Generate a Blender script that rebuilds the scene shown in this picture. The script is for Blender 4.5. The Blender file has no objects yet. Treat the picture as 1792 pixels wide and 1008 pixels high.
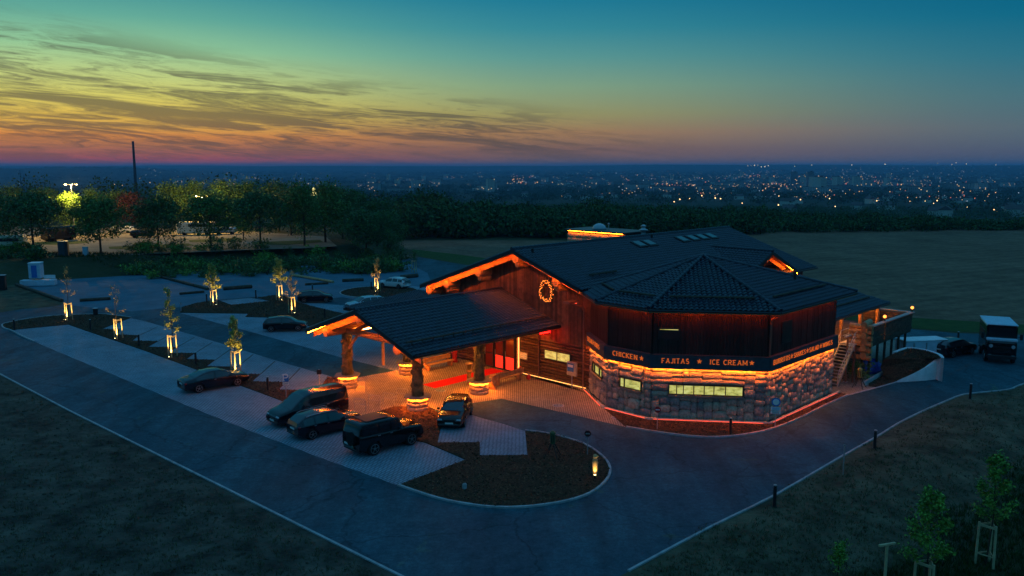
import bpy, math, random
import numpy as np
from mathutils import Vector, Matrix, noise
random.seed(7); RNG = np.random.default_rng(7)
R = math.radians
scene = bpy.context.scene
COL = scene.collection

# ------------------------------------------------------------------ camera
CAM_H, FPX, PITCH = 16.5, 1450.0, R(8.36)
cam_d = bpy.data.cameras.new("camera"); cam = bpy.data.objects.new("camera", cam_d); COL.objects.link(cam)
cam.location = (0, 0, CAM_H); cam.rotation_euler = (R(90) - PITCH, 0, 0)
cam_d.sensor_width = 36; cam_d.lens = 36 * FPX / 1792; cam_d.clip_start = 0.5; cam_d.clip_end = 60000
scene.camera = cam

# ------------------------------------------------------------------ sky, sun, exposure
world = bpy.data.worlds.new("World"); scene.world = world; world.use_nodes = True
SUN_AZ, SUN_EL = R(-29), R(1.5)
def build_sky():
    nt = world.node_tree; N = nt.nodes; L = nt.links; N.clear()
    def nd(t, **k):
        n = N.new(t)
        for a, b in k.items(): setattr(n, a, b)
        return n
    def m(op, a, b=None, clamp=False):
        n = nd('ShaderNodeMath', operation=op); n.use_clamp = clamp
        for i, v in enumerate((a, b)):
            if v is None: continue
            if isinstance(v, (int, float)): n.inputs[i].default_value = v
            else: L.new(v, n.inputs[i])
        return n.outputs[0]
    tc = nd('ShaderNodeTexCoord'); sep = nd('ShaderNodeSeparateXYZ'); L.new(tc.outputs['Generated'], sep.inputs[0])
    X, Y, Zc = sep.outputs
    el = m('ARCSINE', Zc)                      # elevation, radians
    az = m('ARCTAN2', X, Y)
    d = m('ABSOLUTE', m('SUBTRACT', az, SUN_AZ))
    d = m('MINIMUM', d, m('SUBTRACT', 2 * math.pi, d))
    eld = m('DIVIDE', m('MAXIMUM', el, 0.0), R(90))
    e2 = m('POWER', eld, 0.45)                 # spreads the degrees near the horizon
    def s2l(c): return tuple(((x / 255 + .055) / 1.055) ** 2.4 if x > 10 else x / 255 / 12.92 for x in c) + (1,)
    def ramp(stops):
        r = nd('ShaderNodeValToRGB'); L.new(e2, r.inputs[0]); cr = r.color_ramp
        while len(cr.elements) < len(stops): cr.elements.new(.5)
        for e, (deg, c) in zip(cr.elements, stops):
            e.position = min(1, (deg / 90) ** .45); e.color = s2l(c)
        return r.outputs[0]
    top = [(18, (26, 116, 152)), (40, (58, 134, 178)), (90, (66, 138, 186))]
    a = ramp([(0, (122, 80, 86)), (.45, (176, 82, 78)), (1.0, (164, 100, 76)), (1.9, (222, 142, 64)), (3.1, (230, 192, 80)), (4.3, (216, 208, 104)), (5.5, (194, 210, 130)), (7.2, (146, 200, 152)), (9, (98, 172, 154)), (10.9, (58, 146, 152))] + top)
    b = ramp([(0, (96, 84, 90)), (1.2, (136, 100, 82)), (2.3, (166, 126, 82)), (3.5, (156, 152, 96)), (5.3, (132, 164, 130)), (7.2, (92, 154, 148)), (9, (54, 138, 152)), (11, (26, 122, 150))] + top)
    c = ramp([(0, (64, 84, 110)), (.8, (82, 92, 112)), (2.3, (88, 108, 118)), (4.2, (70, 114, 126)), (6.4, (40, 112, 134)), (8.6, (10, 104, 134)), (10.8, (0, 94, 130)), (14, (4, 98, 134))] + top)
    def step(x0, x1):
        n = nd('ShaderNodeMapRange', interpolation_type='SMOOTHSTEP'); L.new(d, n.inputs[0])
        n.inputs[1].default_value = R(x0); n.inputs[2].default_value = R(x1); return n.outputs[0]
    def mix(f, p, q):
        n = nd('ShaderNodeMix', data_type='RGBA'); n.clamp_factor = True
        if isinstance(f, (int, float)): n.inputs[0].default_value = f
        else: L.new(f, n.inputs[0])
        for s, v in ((6, p), (7, q)):
            if isinstance(v, tuple): n.inputs[s].default_value = v
            else: L.new(v, n.inputs[s])
        return n.outputs[2]
    colr = mix(step(26, 64), mix(step(4, 32), a, b), c)
    # thin streaks of cirrus over the sunset
    comb = nd('ShaderNodeCombineXYZ'); L.new(az, comb.inputs[0])
    L.new(m('ADD', el, m('MULTIPLY', az, .075)), comb.inputs[1])
    mp = nd('ShaderNodeMapping'); mp.inputs['Scale'].default_value = (2.6, 30, 1); L.new(comb.outputs[0], mp.inputs[0])
    wn = nd('ShaderNodeTexNoise'); wn.inputs['Scale'].default_value = 1.7; wn.inputs['Detail'].default_value = 3; L.new(mp.outputs[0], wn.inputs[0])
    vs = nd('ShaderNodeVectorMath', operation='SCALE'); L.new(wn.outputs['Color'], vs.inputs[0]); vs.inputs['Scale'].default_value = 1.9
    va = nd('ShaderNodeVectorMath', operation='ADD'); L.new(mp.outputs[0], va.inputs[0]); L.new(vs.outputs[0], va.inputs[1])
    n1 = nd('ShaderNodeTexNoise'); n1.inputs['Scale'].default_value = 1.8; n1.inputs['Detail'].default_value = 9; n1.inputs['Roughness'].default_value = .68; n1.inputs['Distortion'].default_value = .5
    L.new(va.outputs[0], n1.inputs[0])
    cm = nd('ShaderNodeMapRange', interpolation_type='SMOOTHSTEP'); L.new(n1.outputs[0], cm.inputs[0]); cm.inputs[1].default_value = .41; cm.inputs[2].default_value = .60
    edge = nd('ShaderNodeMapRange', interpolation_type='SMOOTHSTEP'); L.new(m('ADD', el, m('MULTIPLY', az, .153)), edge.inputs[0])
    edge.inputs[1].default_value = R(5.0); edge.inputs[2].default_value = R(2.4)
    low = nd('ShaderNodeMapRange', interpolation_type='SMOOTHSTEP'); L.new(el, low.inputs[0]); low.inputs[1].default_value = R(.2); low.inputs[2].default_value = R(1.6)
    side = step(46, 26)
    f = m('MULTIPLY', m('MULTIPLY', m('MULTIPLY', cm.outputs[0], edge.outputs[0]), side), m('ADD', m('MULTIPLY', low.outputs[0], .35), .5))
    dk = mix(.86, colr, (.062, .06, .056, 1))
    colr = mix(f, colr, dk)
    # the physical sky with the sun almost set adds its faint share
    sky = nd('ShaderNodeTexSky', sky_type='NISHITA'); sky.sun_disc = False
    sky.sun_elevation = SUN_EL; sky.sun_rotation = SUN_AZ
    bg1 = nd('ShaderNodeBackground'); L.new(colr, bg1.inputs[0]); bg1.inputs[1].default_value = 1.0
    bg2 = nd('ShaderNodeBackground'); L.new(sky.outputs[0], bg2.inputs[0]); bg2.inputs[1].default_value = .001
    ad = nd('ShaderNodeAddShader'); L.new(bg1.outputs[0], ad.inputs[0]); L.new(bg2.outputs[0], ad.inputs[1])
    out = nd('ShaderNodeOutputWorld'); L.new(ad.outputs[0], out.inputs[0])
build_sky()
sl = bpy.data.lights.new("sun", 'SUN'); so = bpy.data.objects.new("sun", sl); COL.objects.link(so)
sl.energy = .03; sl.angle = R(12); sl.color = (1, .6, .35)
so.rotation_euler = (R(90) - SUN_EL, 0, math.pi - SUN_AZ); so.location = (-40, 60, 60)
vs_ = scene.view_settings; vs_.view_transform = 'Standard'; vs_.look = 'None'; vs_.exposure = 0; vs_.gamma = 1; vs_.use_curve_mapping = False
scene.cycles.use_denoising = True
scene.cycles.max_bounces = 5; scene.cycles.diffuse_bounces = 2; scene.cycles.glossy_bounces = 2
scene.cycles.transmission_bounces = 2; scene.cycles.volume_bounces = 0; scene.cycles.transparent_max_bounces = 6
scene.cycles.sample_clamp_indirect = 4; scene.cycles.caustics_reflective = False; scene.cycles.caustics_refractive = False

# ------------------------------------------------------------------ survey: a point of the photograph -> metres on a level plane
def ray(px, py):
    x = (px - 896) / FPX; y = -(py - 504) / FPX
    return (x, math.cos(PITCH) + y * math.sin(PITCH), -math.sin(PITCH) + y * math.cos(PITCH))
def G(px, py, z=0.0):
    r = ray(px, py); t = (z - CAM_H) / r[2]
    return Vector((r[0] * t, r[1] * t, z))
K = CAM_H / 14.0                                   # building plan was measured in units of K metres
AX = R(44.4)
ROT = math.pi / 2 - AX                             # heading of the hall's ridge
UX = Vector((math.sin(AX), math.cos(AX), 0)); VX = Vector((-math.cos(AX), math.sin(AX), 0))
def WB(u, v, z=0.0): return (UX * u + VX * v + Vector((0, 0, z))) * K
BO = (44.0, 33.0)
def TB(p): return ((p[0] - BO[0]) * K, (p[1] - BO[1]) * K, p[2] * K)

# ------------------------------------------------------------------ mesh builder
class MB:
    def __init__(s, T=None): s.v = []; s.f = []; s.T = T
    def add(s, vs, fs):
        o = len(s.v); s.v += [tuple(p) for p in vs]; s.f += [tuple(i + o for i in f) for f in fs]; return s
    def hexa(s, p):                                # 4 bottom + 4 top corners
        return s.add(p, [(3, 2, 1, 0), (4, 5, 6, 7), (0, 1, 5, 4), (1, 2, 6, 5), (2, 3, 7, 6), (3, 0, 4, 7)])
    def box(s, c, d, rz=0.0):
        x, y, z = d[0] / 2, d[1] / 2, d[2] / 2; ca, sa = math.cos(rz), math.sin(rz); P = []
        for k in (-z, z):
            for i, j in ((-x, -y), (x, -y), (x, y), (-x, y)):
                P.append((c[0] + i * ca - j * sa, c[1] + i * sa + j * ca, c[2] + k))
        return s.hexa(P)
    def bbox(s, c, d, b=.03):                      # chamfered box
        x, y, z = d[0] / 2, d[1] / 2, d[2] / 2; b = min(b, x * .9, y * .9, z * .9); P = []; rings = []
        for zz, q in ((-z, b), (-z + b, 0), (z - b, 0), (z, b)):
            X, Y = x - q, y - q; bb = b
            rings.append([(c[0] + i, c[1] + j, c[2] + zz) for i, j in ((-X + bb, -Y), (X - bb, -Y), (X, -Y + bb), (X, Y - bb), (X - bb, Y), (-X + bb, Y), (-X, Y - bb), (-X, -Y + bb))])
        for r in rings: P += r
        F = [tuple(range(7, -1, -1)), tuple(range(24, 32))]
        for k in range(3):
            for i in range(8): F.append((k * 8 + i, k * 8 + (i + 1) % 8, k * 8 + 8 + (i + 1) % 8, k * 8 + 8 + i))
        return s.add(P, F)
    def beam(s, p, q, w, h=None, up=(0, 0, 1)):
        p = Vector(p); q = Vector(q); h = h or w; d = (q - p).normalized(); U = Vector(up)
        if abs(d.dot(U)) > .99: U = Vector((1, 0, 0))
        a = d.cross(U).normalized(); b = a.cross(d)
        P = [e + a * (i * w / 2) + b * (j * h / 2) for e in (p, q) for i, j in ((-1, -1), (1, -1), (1, 1), (-1, 1))]
        return s.hexa(P)
    def cyl(s, p, q, r0, r1=None, n=10, cap=True):
        p = Vector(p); q = Vector(q); r1 = r0 if r1 is None else r1; d = (q - p).normalized()
        a = d.orthogonal().normalized(); b = d.cross(a); P = []
        for e, r in ((p, r0), (q, r1)):
            for i in range(n):
                t = 2 * math.pi * i / n; P.append(e + a * (r * math.cos(t)) + b * (r * math.sin(t)))
        F = [(i, (i + 1) % n, n + (i + 1) % n, n + i) for i in range(n)]
        if cap: F += [tuple(range(n - 1, -1, -1)), tuple(range(n, 2 * n))]
        return s.add(P, F)
    def tube(s, pts, r, n=6):
        for a, b in zip(pts, pts[1:]): s.cyl(a, b, r, r, n)
        return s
    def lathe(s, c, prof, n=14):                   # prof: list of (r, z)
        P = []; F = []
        for r, z in prof:
            for i in range(n):
                t = 2 * math.pi * i / n; P.append((c[0] + r * math.cos(t), c[1] + r * math.sin(t), c[2] + z))
        for k in range(len(prof) - 1):
            for i in range(n): F.append((k * n + i, k * n + (i + 1) % n, k * n + n + (i + 1) % n, k * n + n + i))
        F += [tuple(range(n - 1, -1, -1)), tuple(range((len(prof) - 1) * n, len(prof) * n))]
        return s.add(P, F)
    def prism(s, poly, z0, z1):
        n = len(poly); A = sum(poly[i][0] * poly[(i + 1) % n][1] - poly[(i + 1) % n][0] * poly[i][1] for i in range(n))
        if A < 0: poly = poly[::-1]
        P = [(p[0], p[1], z0) for p in poly] + [(p[0], p[1], z1) for p in poly]
        return s.add(P, [tuple(range(n - 1, -1, -1)), tuple(range(n, 2 * n))] + [(i, (i + 1) % n, n + (i + 1) % n, n + i) for i in range(n)])
    def ball(s, c, r, n=8, sq=(1, 1, 1)):
        prof = []; m_ = max(4, n // 2 + 1); P = []; F = []
        for k in range(m_ + 1):
            t = math.pi * k / m_
            for i in range(n):
                a = 2 * math.pi * i / n
                P.append((c[0] + r * sq[0] * math.sin(t) * math.cos(a), c[1] + r * sq[1] * math.sin(t) * math.sin(a), c[2] - r * sq[2] * math.cos(t)))
        for k in range(m_):
            for i in range(n): F.append((k * n + i, k * n + (i + 1) % n, k * n + n + (i + 1) % n, k * n + n + i))
        return s.add(P, F)
    def mesh(s, name, mat, smooth=False):
        me = bpy.data.meshes.new(name)
        vs = [s.T(p) for p in s.v] if s.T else s.v
        me.from_pydata(vs, [], s.f)
        if smooth: me.polygons.foreach_set('use_smooth', [True] * len(me.polygons))
        if mat: me.materials.append(mat)
        me.update(); return me
    def build(s, name, mat, parent=None, smooth=False, kind=None, label=None):
        return link(name, s.mesh(name, mat, smooth), parent, kind, label)
def link(name, me, parent=None, kind=None, label=None):
    o = bpy.data.objects.new(name, me); COL.objects.link(o)
    if parent: o.parent = parent
    if kind: o['kind'] = kind
    if label: o['label'] = label
    return o
def npmesh(name, V, F, mat, smooth=False):         # V (n,3), F (m,4) or (m,3) arrays
    me = bpy.data.meshes.new(name); k = F.shape[1]
    me.vertices.add(len(V)); me.vertices.foreach_set('co', np.ascontiguousarray(V, dtype=np.float32).ravel())
    me.loops.add(F.size); me.loops.foreach_set('vertex_index', np.ascontiguousarray(F, dtype=np.int32).ravel())
    me.polygons.add(len(F)); me.polygons.foreach_set('loop_start', np.arange(0, F.size, k, dtype=np.int32))
    if smooth: me.polygons.foreach_set('use_smooth', np.ones(len(F), dtype=bool))
    me.materials.append(mat); me.update(calc_edges=True); me.validate(); return me
def thing(name, label, cat, loc=(0, 0, 0), rz=0.0, group=None):
    o = bpy.data.objects.new(name, None); COL.objects.link(o); o.location = loc; o.rotation_euler = (0, 0, rz)
    o.empty_display_size = .2
    return tag(o, label, cat, group)
def tag(o, label, cat, group=None):
    o['label'] = label; o['category'] = cat
    if group: o['group'] = group
    return o
def dup(root, loc, rz=0.0, label=None, scale=None):
    r = root.copy(); COL.objects.link(r); r.location = loc; r.rotation_euler = (0, 0, rz)
    if label: r['label'] = label
    if scale: r.scale = scale if not isinstance(scale, (int, float)) else (scale,) * 3
    for c in list(root.children):
        k = c.copy(); COL.objects.link(k); k.parent = r
        for g in list(c.children):
            h = g.copy(); COL.objects.link(h); h.parent = k
    return r

# ------------------------------------------------------------------ materials
def mat(name, col, rough=.7, spec=.4, metal=0.0, var=0.0, vscale=3.0, bump=0.0, bscale=20.0, col2=None, island=0.0, coat=0.0, detail=5):
    m_ = bpy.data.materials.new(name); m_.use_nodes = True; nt = m_.node_tree; N = nt.nodes; L = nt.links
    b = N['Principled BSDF']; b.inputs['Base Color'].default_value = (*col, 1); b.inputs['Roughness'].default_value = rough
    b.inputs['Specular IOR Level'].default_value = spec; b.inputs['Metallic'].default_value = metal; b.inputs['Coat Weight'].default_value = coat
    tc = N.new('ShaderNodeTexCoord')
    cur = None
    if var or col2:
        n = N.new('ShaderNodeTexNoise'); n.inputs['Scale'].default_value = vscale; n.inputs['Detail'].default_value = detail; n.inputs['Roughness'].default_value = .65
        L.new(tc.outputs['Object'], n.inputs[0])
        r = N.new('ShaderNodeValToRGB'); L.new(n.outputs[0], r.inputs[0])
        c2 = col2 or tuple(c * (1 + var) for c in col); c1 = col if col2 else tuple(c * (1 - var) for c in col)
        r.color_ramp.elements[0].position = .34; r.color_ramp.elements[1].position = .66
        r.color_ramp.elements[0].color = (*c1, 1); r.color_ramp.elements[1].color = (*c2, 1); cur = r.outputs[0]
    if island:
        g = N.new('ShaderNodeNewGeometry'); mr = N.new('ShaderNodeMapRange'); L.new(g.outputs['Random Per Island'], mr.inputs[0])
        mr.inputs[3].default_value = 1 - island; mr.inputs[4].default_value = 1 + island
        h = N.new('ShaderNodeHueSaturation'); h.inputs['Color'].default_value = (*col, 1); L.new(mr.outputs[0], h.inputs['Value'])
        if cur: L.new(cur, h.inputs['Color'])
        cur = h.outputs[0]
    if cur: L.new(cur, b.inputs['Base Color'])
    if bump:
        n = N.new('ShaderNodeTexNoise'); n.inputs['Scale'].default_value = bscale; n.inputs['Detail'].default_value = 6; L.new(tc.outputs['Object'], n.inputs[0])
        bp = N.new('ShaderNodeBump'); bp.inputs['Strength'].default_value = 1; bp.inputs['Distance'].default_value = bump; L.new(n.outputs[0], bp.inputs['Height']); L.new(bp.outputs[0], b.inputs['Normal'])
    return m_
def emit(name, col, s, light=True):
    m_ = bpy.data.materials.new(name); m_.use_nodes = True; b = m_.node_tree.nodes['Principled BSDF']
    b.inputs['Base Color'].default_value = (*[c * .5 for c in col], 1); b.inputs['Emission Color'].default_value = (*col, 1); b.inputs['Emission Strength'].default_value = s
    if not light: m_.cycles.emission_sampling = 'NONE'
    return m_
def paver_mat(name, c1, c2, mortar, scale, rot, size=(.5, .25)):
    m_ = bpy.data.materials.new(name); m_.use_nodes = True; nt = m_.node_tree; N = nt.nodes; L = nt.links; b = N['Principled BSDF']
    tc = N.new('ShaderNodeTexCoord'); mp = N.new('ShaderNodeMapping'); mp.inputs['Rotation'].default_value = (0, 0, rot); L.new(tc.outputs['Object'], mp.inputs[0])
    br = N.new('ShaderNodeTexBrick'); L.new(mp.outputs[0], br.inputs[0]); br.inputs['Scale'].default_value = scale
    br.inputs['Color1'].default_value = (*c1, 1); br.inputs['Color2'].default_value = (*c2, 1); br.inputs['Mortar'].default_value = (*mortar, 1)
    br.inputs['Mortar Size'].default_value = .034; br.inputs['Brick Width'].default_value = size[0]; br.inputs['Row Height'].default_value = size[1]; br.inputs['Mortar Smooth'].default_value = .3
    n = N.new('ShaderNodeTexNoise'); n.inputs['Scale'].default_value = .35; n.inputs['Detail'].default_value = 8; n.inputs['Roughness'].default_value = .7; L.new(tc.outputs['Object'], n.inputs[0])
    mr = N.new('ShaderNodeMapRange'); L.new(n.outputs[0], mr.inputs[0]); mr.inputs[1].default_value = .25; mr.inputs[2].default_value = .75; mr.inputs[3].default_value = .62; mr.inputs[4].default_value = 1.2
    h = N.new('ShaderNodeHueSaturation'); L.new(br.outputs[0], h.inputs['Color']); L.new(mr.outputs[0], h.inputs['Value']); L.new(h.outputs[0], b.inputs['Base Color'])
    bp = N.new('ShaderNodeBump'); bp.inputs['Distance'].default_value = .012; bp.invert = True; L.new(br.outputs['Fac'], bp.inputs['Height']); L.new(bp.outputs[0], b.inputs['Normal'])
    b.inputs['Roughness'].default_value = .8; b.inputs['Specular IOR Level'].default_value = .2
    return m_
def asphalt_mat():
    m_ = bpy.data.materials.new('asphalt'); m_.use_nodes = True; nt = m_.node_tree; N = nt.nodes; L = nt.links; b = N['Principled BSDF']
    tc = N.new('ShaderNodeTexCoord')
    def nz(s, d, r=.6, dist=0.0, sc=(1, 1, 1), rz=0):
        mp = N.new('ShaderNodeMapping'); mp.inputs['Scale'].default_value = sc; mp.inputs['Rotation'].default_value = (0, 0, rz); L.new(tc.outputs['Object'], mp.inputs[0])
        n = N.new('ShaderNodeTexNoise'); n.inputs['Scale'].default_value = s; n.inputs['Detail'].default_value = d; n.inputs['Roughness'].default_value = r; n.inputs['Distortion'].default_value = dist
        L.new(mp.outputs[0], n.inputs[0]); return n.outputs[0]
    def rmp(v, p0, c0, p1, c1):
        r = N.new('ShaderNodeValToRGB'); L.new(v, r.inputs[0]); e = r.color_ramp.elements; e[0].position = p0; e[1].position = p1
        e[0].color = (*c0, 1); e[1].color = (*c1, 1); return r.outputs[0]
    def mul(a, c):
        n = N.new('ShaderNodeMix'); n.data_type = 'RGBA'; n.blend_type = 'MULTIPLY'; n.inputs[0].default_value = 1; L.new(a, n.inputs[6]); L.new(c, n.inputs[7]); return n.outputs[2]
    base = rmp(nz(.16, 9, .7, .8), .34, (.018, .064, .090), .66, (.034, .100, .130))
    streak = rmp(nz(.5, 5, .6, .4, (1, .14, 1), R(-28)), .35, (.72, .72, .72), .65, (1.2, 1.2, 1.2))
    dust = rmp(nz(.33, 6, .7, 1.0), .62, (1, 1, 1), .74, (1.2, 1.15, 1.08))
    fine = rmp(nz(38, 3, .7), .3, (.7, .7, .7), .7, (1.25, 1.25, 1.25))
    mid = mul(rmp(nz(1.3, 8, .75), .3, (.7, .7, .7), .7, (1.3, 1.28, 1.25)), rmp(nz(4.5, 5, .8), .32, (.68, .68, .68), .68, (1.34, 1.34, 1.34)))
    vo = N.new('ShaderNodeTexVoronoi'); vo.feature = 'DISTANCE_TO_EDGE'; vo.inputs['Scale'].default_value = .16
    wv = N.new('ShaderNodeTexNoise'); wv.inputs['Scale'].default_value = .8; wv.inputs['Detail'].default_value = 4; L.new(tc.outputs['Object'], wv.inputs[0])
    wm = N.new('ShaderNodeVectorMath'); wm.operation = 'MULTIPLY_ADD'; L.new(wv.outputs['Color'], wm.inputs[0]); wm.inputs[1].default_value = (1.6, 1.6, 0); L.new(tc.outputs['Object'], wm.inputs[2]); L.new(wm.outputs[0], vo.inputs[0])
    crack = rmp(vo.outputs[0], .002, (.62, .62, .62), .012, (1, 1, 1))
    stain = rmp(nz(.28, 4, .55, 2.0), .66, (1, 1, 1), .72, (1.7, 1.25, .85))
    L.new(mul(mul(mul(mul(mul(mul(base, streak), dust), fine), mid), crack), stain), b.inputs['Base Color'])
    rr = N.new('ShaderNodeMapRange'); L.new(nz(.3, 6), rr.inputs[0]); rr.inputs[3].default_value = .7; rr.inputs[4].default_value = .92; L.new(rr.outputs[0], b.inputs['Roughness'])
    bp = N.new('ShaderNodeBump'); bp.inputs['Distance'].default_value = .01; L.new(nz(45, 4, .7), bp.inputs['Height']); L.new(bp.outputs[0], b.inputs['Normal'])
    b.inputs['Specular IOR Level'].default_value = .14
    return m_
M = {}
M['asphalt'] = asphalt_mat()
M['paver'] = paver_mat('grey_pavers', (.28, .365, .44), (.23, .305, .375), (.05, .065, .085), 1.55, ROT)
M['paver_plaza'] = paver_mat('plaza_pavers', (.36, .32, .26), (.27, .245, .2), (.06, .055, .045), 1.7, ROT + R(45))
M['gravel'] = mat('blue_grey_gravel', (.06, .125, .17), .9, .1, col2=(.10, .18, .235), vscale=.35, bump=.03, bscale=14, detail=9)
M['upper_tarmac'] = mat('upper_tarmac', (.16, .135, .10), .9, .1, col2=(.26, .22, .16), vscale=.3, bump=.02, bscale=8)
M['kerb'] = mat('kerb_concrete', (.34, .34, .35), .85, var=.25, vscale=2, bump=.01)
M['mulch'] = mat('bark_mulch', (.03, .017, .01), .95, .15, col2=(.10, .052, .028), vscale=6, bump=.08, bscale=14)
M['chip'] = mat('bark_chip', (.11, .06, .034), .9, .2, island=.75)
M['earth'] = mat('bare_earth', (.026, .021, .017), .95, .1, col2=(.13, .10, .076), vscale=.55, bump=.12, bscale=3.5, detail=9)
M['bank'] = mat('dry_bank_soil', (.045, .038, .024), .95, .1, col2=(.14, .115, .072), vscale=.5, bump=.15, bscale=3, detail=9)
M['ground'] = mat('rough_grassland', (.028, .038, .015), .95, .15, col2=(.075, .065, .032), vscale=.12, bump=.25, bscale=1.2, detail=8)
M['far'] = mat('far_land', (.012, .03, .014), .95, .1, col2=(.045, .05, .03), vscale=.004, detail=8)
M['field'] = mat('ploughed_soil', (.15, .082, .05), .95, .1, col2=(.25, .14, .088), vscale=.09, bump=.2, bscale=1.5, detail=8)
def furrows(m_):                                    # plough lines run across the field
    nt = m_.node_tree; N = nt.nodes; L = nt.links; b = N['Principled BSDF']; src = b.inputs['Base Color'].links[0].from_socket; tc = N.new('ShaderNodeTexCoord'); mp = N.new('ShaderNodeMapping'); mp.inputs['Rotation'].default_value = (0, 0, R(62)); L.new(tc.outputs['Object'], mp.inputs[0])
    w = N.new('ShaderNodeTexWave'); w.inputs['Scale'].default_value = .11; w.inputs['Distortion'].default_value = 2.2; w.inputs['Detail'].default_value = 4; w.inputs['Detail Scale'].default_value = 2.0; L.new(mp.outputs[0], w.inputs[0])
    n = N.new('ShaderNodeTexNoise'); n.inputs['Scale'].default_value = .8; n.inputs['Detail'].default_value = 8; n.inputs['Roughness'].default_value = .75; L.new(tc.outputs['Object'], n.inputs[0])
    for v, lo, hi in ((w.outputs['Fac'], .86, 1.06), (n.outputs[0], .45, 1.5)):
        r = N.new('ShaderNodeMapRange'); L.new(v, r.inputs[0]); r.inputs[1].default_value = .25 if lo < .5 else 0; r.inputs[2].default_value = .75 if lo < .5 else 1; r.inputs[3].default_value = lo; r.inputs[4].default_value = hi
        mx = N.new('ShaderNodeMix'); mx.data_type = 'RGBA'; mx.blend_type = 'MULTIPLY'; mx.inputs[0].default_value = 1; L.new(src, mx.inputs[6]); L.new(r.outputs[0], mx.inputs[7]); src = mx.outputs[2]
    L.new(src, b.inputs['Base Color'])
furrows(M['field'])
M['verge'] = mat('verge_grass', (.03, .06, .012), .95, .15, col2=(.05, .085, .02), vscale=.8, bump=.2, bscale=4)
M['stone'] = [mat('field_stone', c, .85, .3, var=.35, vscale=4, bump=.05, bscale=7) for c in ((.36, .31, .25), (.26, .25, .24), (.42, .36, .28), (.18, .18, .18), (.32, .26, .21))]
M['mortar'] = mat('stone_mortar', (.09, .085, .08), .95, .1, var=.3)
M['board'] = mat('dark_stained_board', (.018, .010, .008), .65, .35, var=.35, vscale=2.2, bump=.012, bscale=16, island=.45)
M['logboard'] = mat('dark_log_siding', (.10, .045, .025), .6, .35, var=.35, vscale=3, bump=.02, bscale=14, island=.3)
M['soffit'] = mat('soffit_wood', (.40, .20, .09), .6, .3, var=.3, vscale=5, bump=.008)
M['log'] = mat('peeled_log', (.42, .22, .09), .55, .35, var=.35, vscale=2.5, bump=.02, bscale=9)
M['tile'] = mat('anthracite_roof_tile', (.010, .016, .032), .42, .5, var=.25, vscale=5, island=.35)
M['slab'] = mat('roof_underlay', (.02, .02, .022), .8)
M['fascia'] = mat('fascia_metal', (.03, .032, .036), .45, .5, metal=.3)
M['zinc'] = mat('zinc_gutter', (.30, .30, .31), .4, .5, metal=.8)
M['copper'] = mat('downpipe', (.26, .15, .11), .4, .5, metal=.6)
M['dark'] = mat('black_metal', (.012, .012, .014), .5, .4, var=.2)
M['steel'] = mat('galvanised_steel', (.42, .43, .45), .45, .5, metal=.7, var=.2, vscale=6)
M['glass'] = mat('dark_glass', (.012, .016, .022), .05, 1.0)
M['white'] = mat('white_render', (.72, .73, .75), .8, .3, var=.12, vscale=1.5, bump=.004)
M['sign_dark'] = mat('sign_board', (.035, .045, .06), .6, .4, var=.3, vscale=3)
M['wood'] = mat('pine_timber', (.42, .27, .13), .6, .35, var=.3, vscale=3, bump=.008, bscale=18)
M['stake'] = mat('tree_stake', (.5, .36, .2), .7, .3, var=.25, vscale=3, bump=.006)
M['darkwood'] = mat('weathered_log', (.07, .05, .035), .8, .3, var=.5, vscale=3, bump=.03, bscale=8)
M['greenwood'] = mat('carved_totem_wood', (.24, .17, .06), .6, .35, col2=(.05, .055, .025), vscale=3.5, bump=.05, bscale=6)
M['bark'] = mat('tree_bark', (.06, .042, .028), .9, .2, var=.4, vscale=4, bump=.03, bscale=12)
M['leaf'] = mat('summer_leaf', (.085, .17, .03), .6, .3, island=.6)
M['leaf2'] = mat('dark_leaf', (.058, .125, .03), .6, .3, island=.6)
M['leaf3'] = mat('fresh_leaf', (.13, .24, .03), .6, .3, island=.5)
M['leaf_red'] = mat('copper_leaf', (.08, .022, .014), .6, .3, island=.5)
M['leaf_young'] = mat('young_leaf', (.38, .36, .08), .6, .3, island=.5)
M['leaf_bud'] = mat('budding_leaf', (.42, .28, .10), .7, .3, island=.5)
M['grass'] = mat('lawn_grass', (.016, .05, .009), .8, .2, island=.6)
M['weed'] = mat('dry_weed', (.09, .085, .04), .85, .2, island=.6)
M['red'] = mat('red_carpet', (.62, .012, .008), .9, .1, var=.15, vscale=9, bump=.004, bscale=60)
M['redpaint'] = mat('red_paint', (.5, .02, .015), .4, .5)
M['blue'] = mat('blue_tarpaulin', (.012, .05, .32), .5, .4, var=.3, vscale=3, bump=.06, bscale=3)
M['lightblue'] = mat('pale_blue_paint', (.42, .55, .66), .5, .4, var=.12, vscale=2)
M['cream'] = mat('cream_paint', (.62, .56, .42), .5, .4, var=.12, vscale=2)
M['rubber'] = mat('tyre_rubber', (.012, .012, .012), .85, .2)
M['rim'] = mat('alloy_rim', (.3, .3, .31), .35, .5, metal=.8)
M['plate'] = mat('number_plate', (.6, .6, .58), .5)
M['lens'] = mat('lamp_lens', (.35, .38, .42), .12, .6)
M['tail'] = mat('tail_lens', (.22, .01, .012), .15, .6)
M['car_black'] = mat('black_car_paint', (.002, .0025, .004), .16, .45, coat=.2)
M['car_blue'] = mat('midnight_blue_car_paint', (.002, .0035, .010), .16, .45, coat=.2)
M['car_brown'] = mat('dark_brown_car_paint', (.012, .006, .004), .18, .45, coat=.2)
M['car_silver'] = mat('silver_car_paint', (.36, .40, .44), .25, .5, metal=.3, coat=.5)
M['car_white'] = mat('white_car_paint', (.66, .68, .70), .3, .5, coat=.5)
M['led'] = emit('orange_led_strip', (1, .19, .010), 62)
M['led_red'] = emit('amber_red_led_strip', (1, .09, .006), 95)
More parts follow.
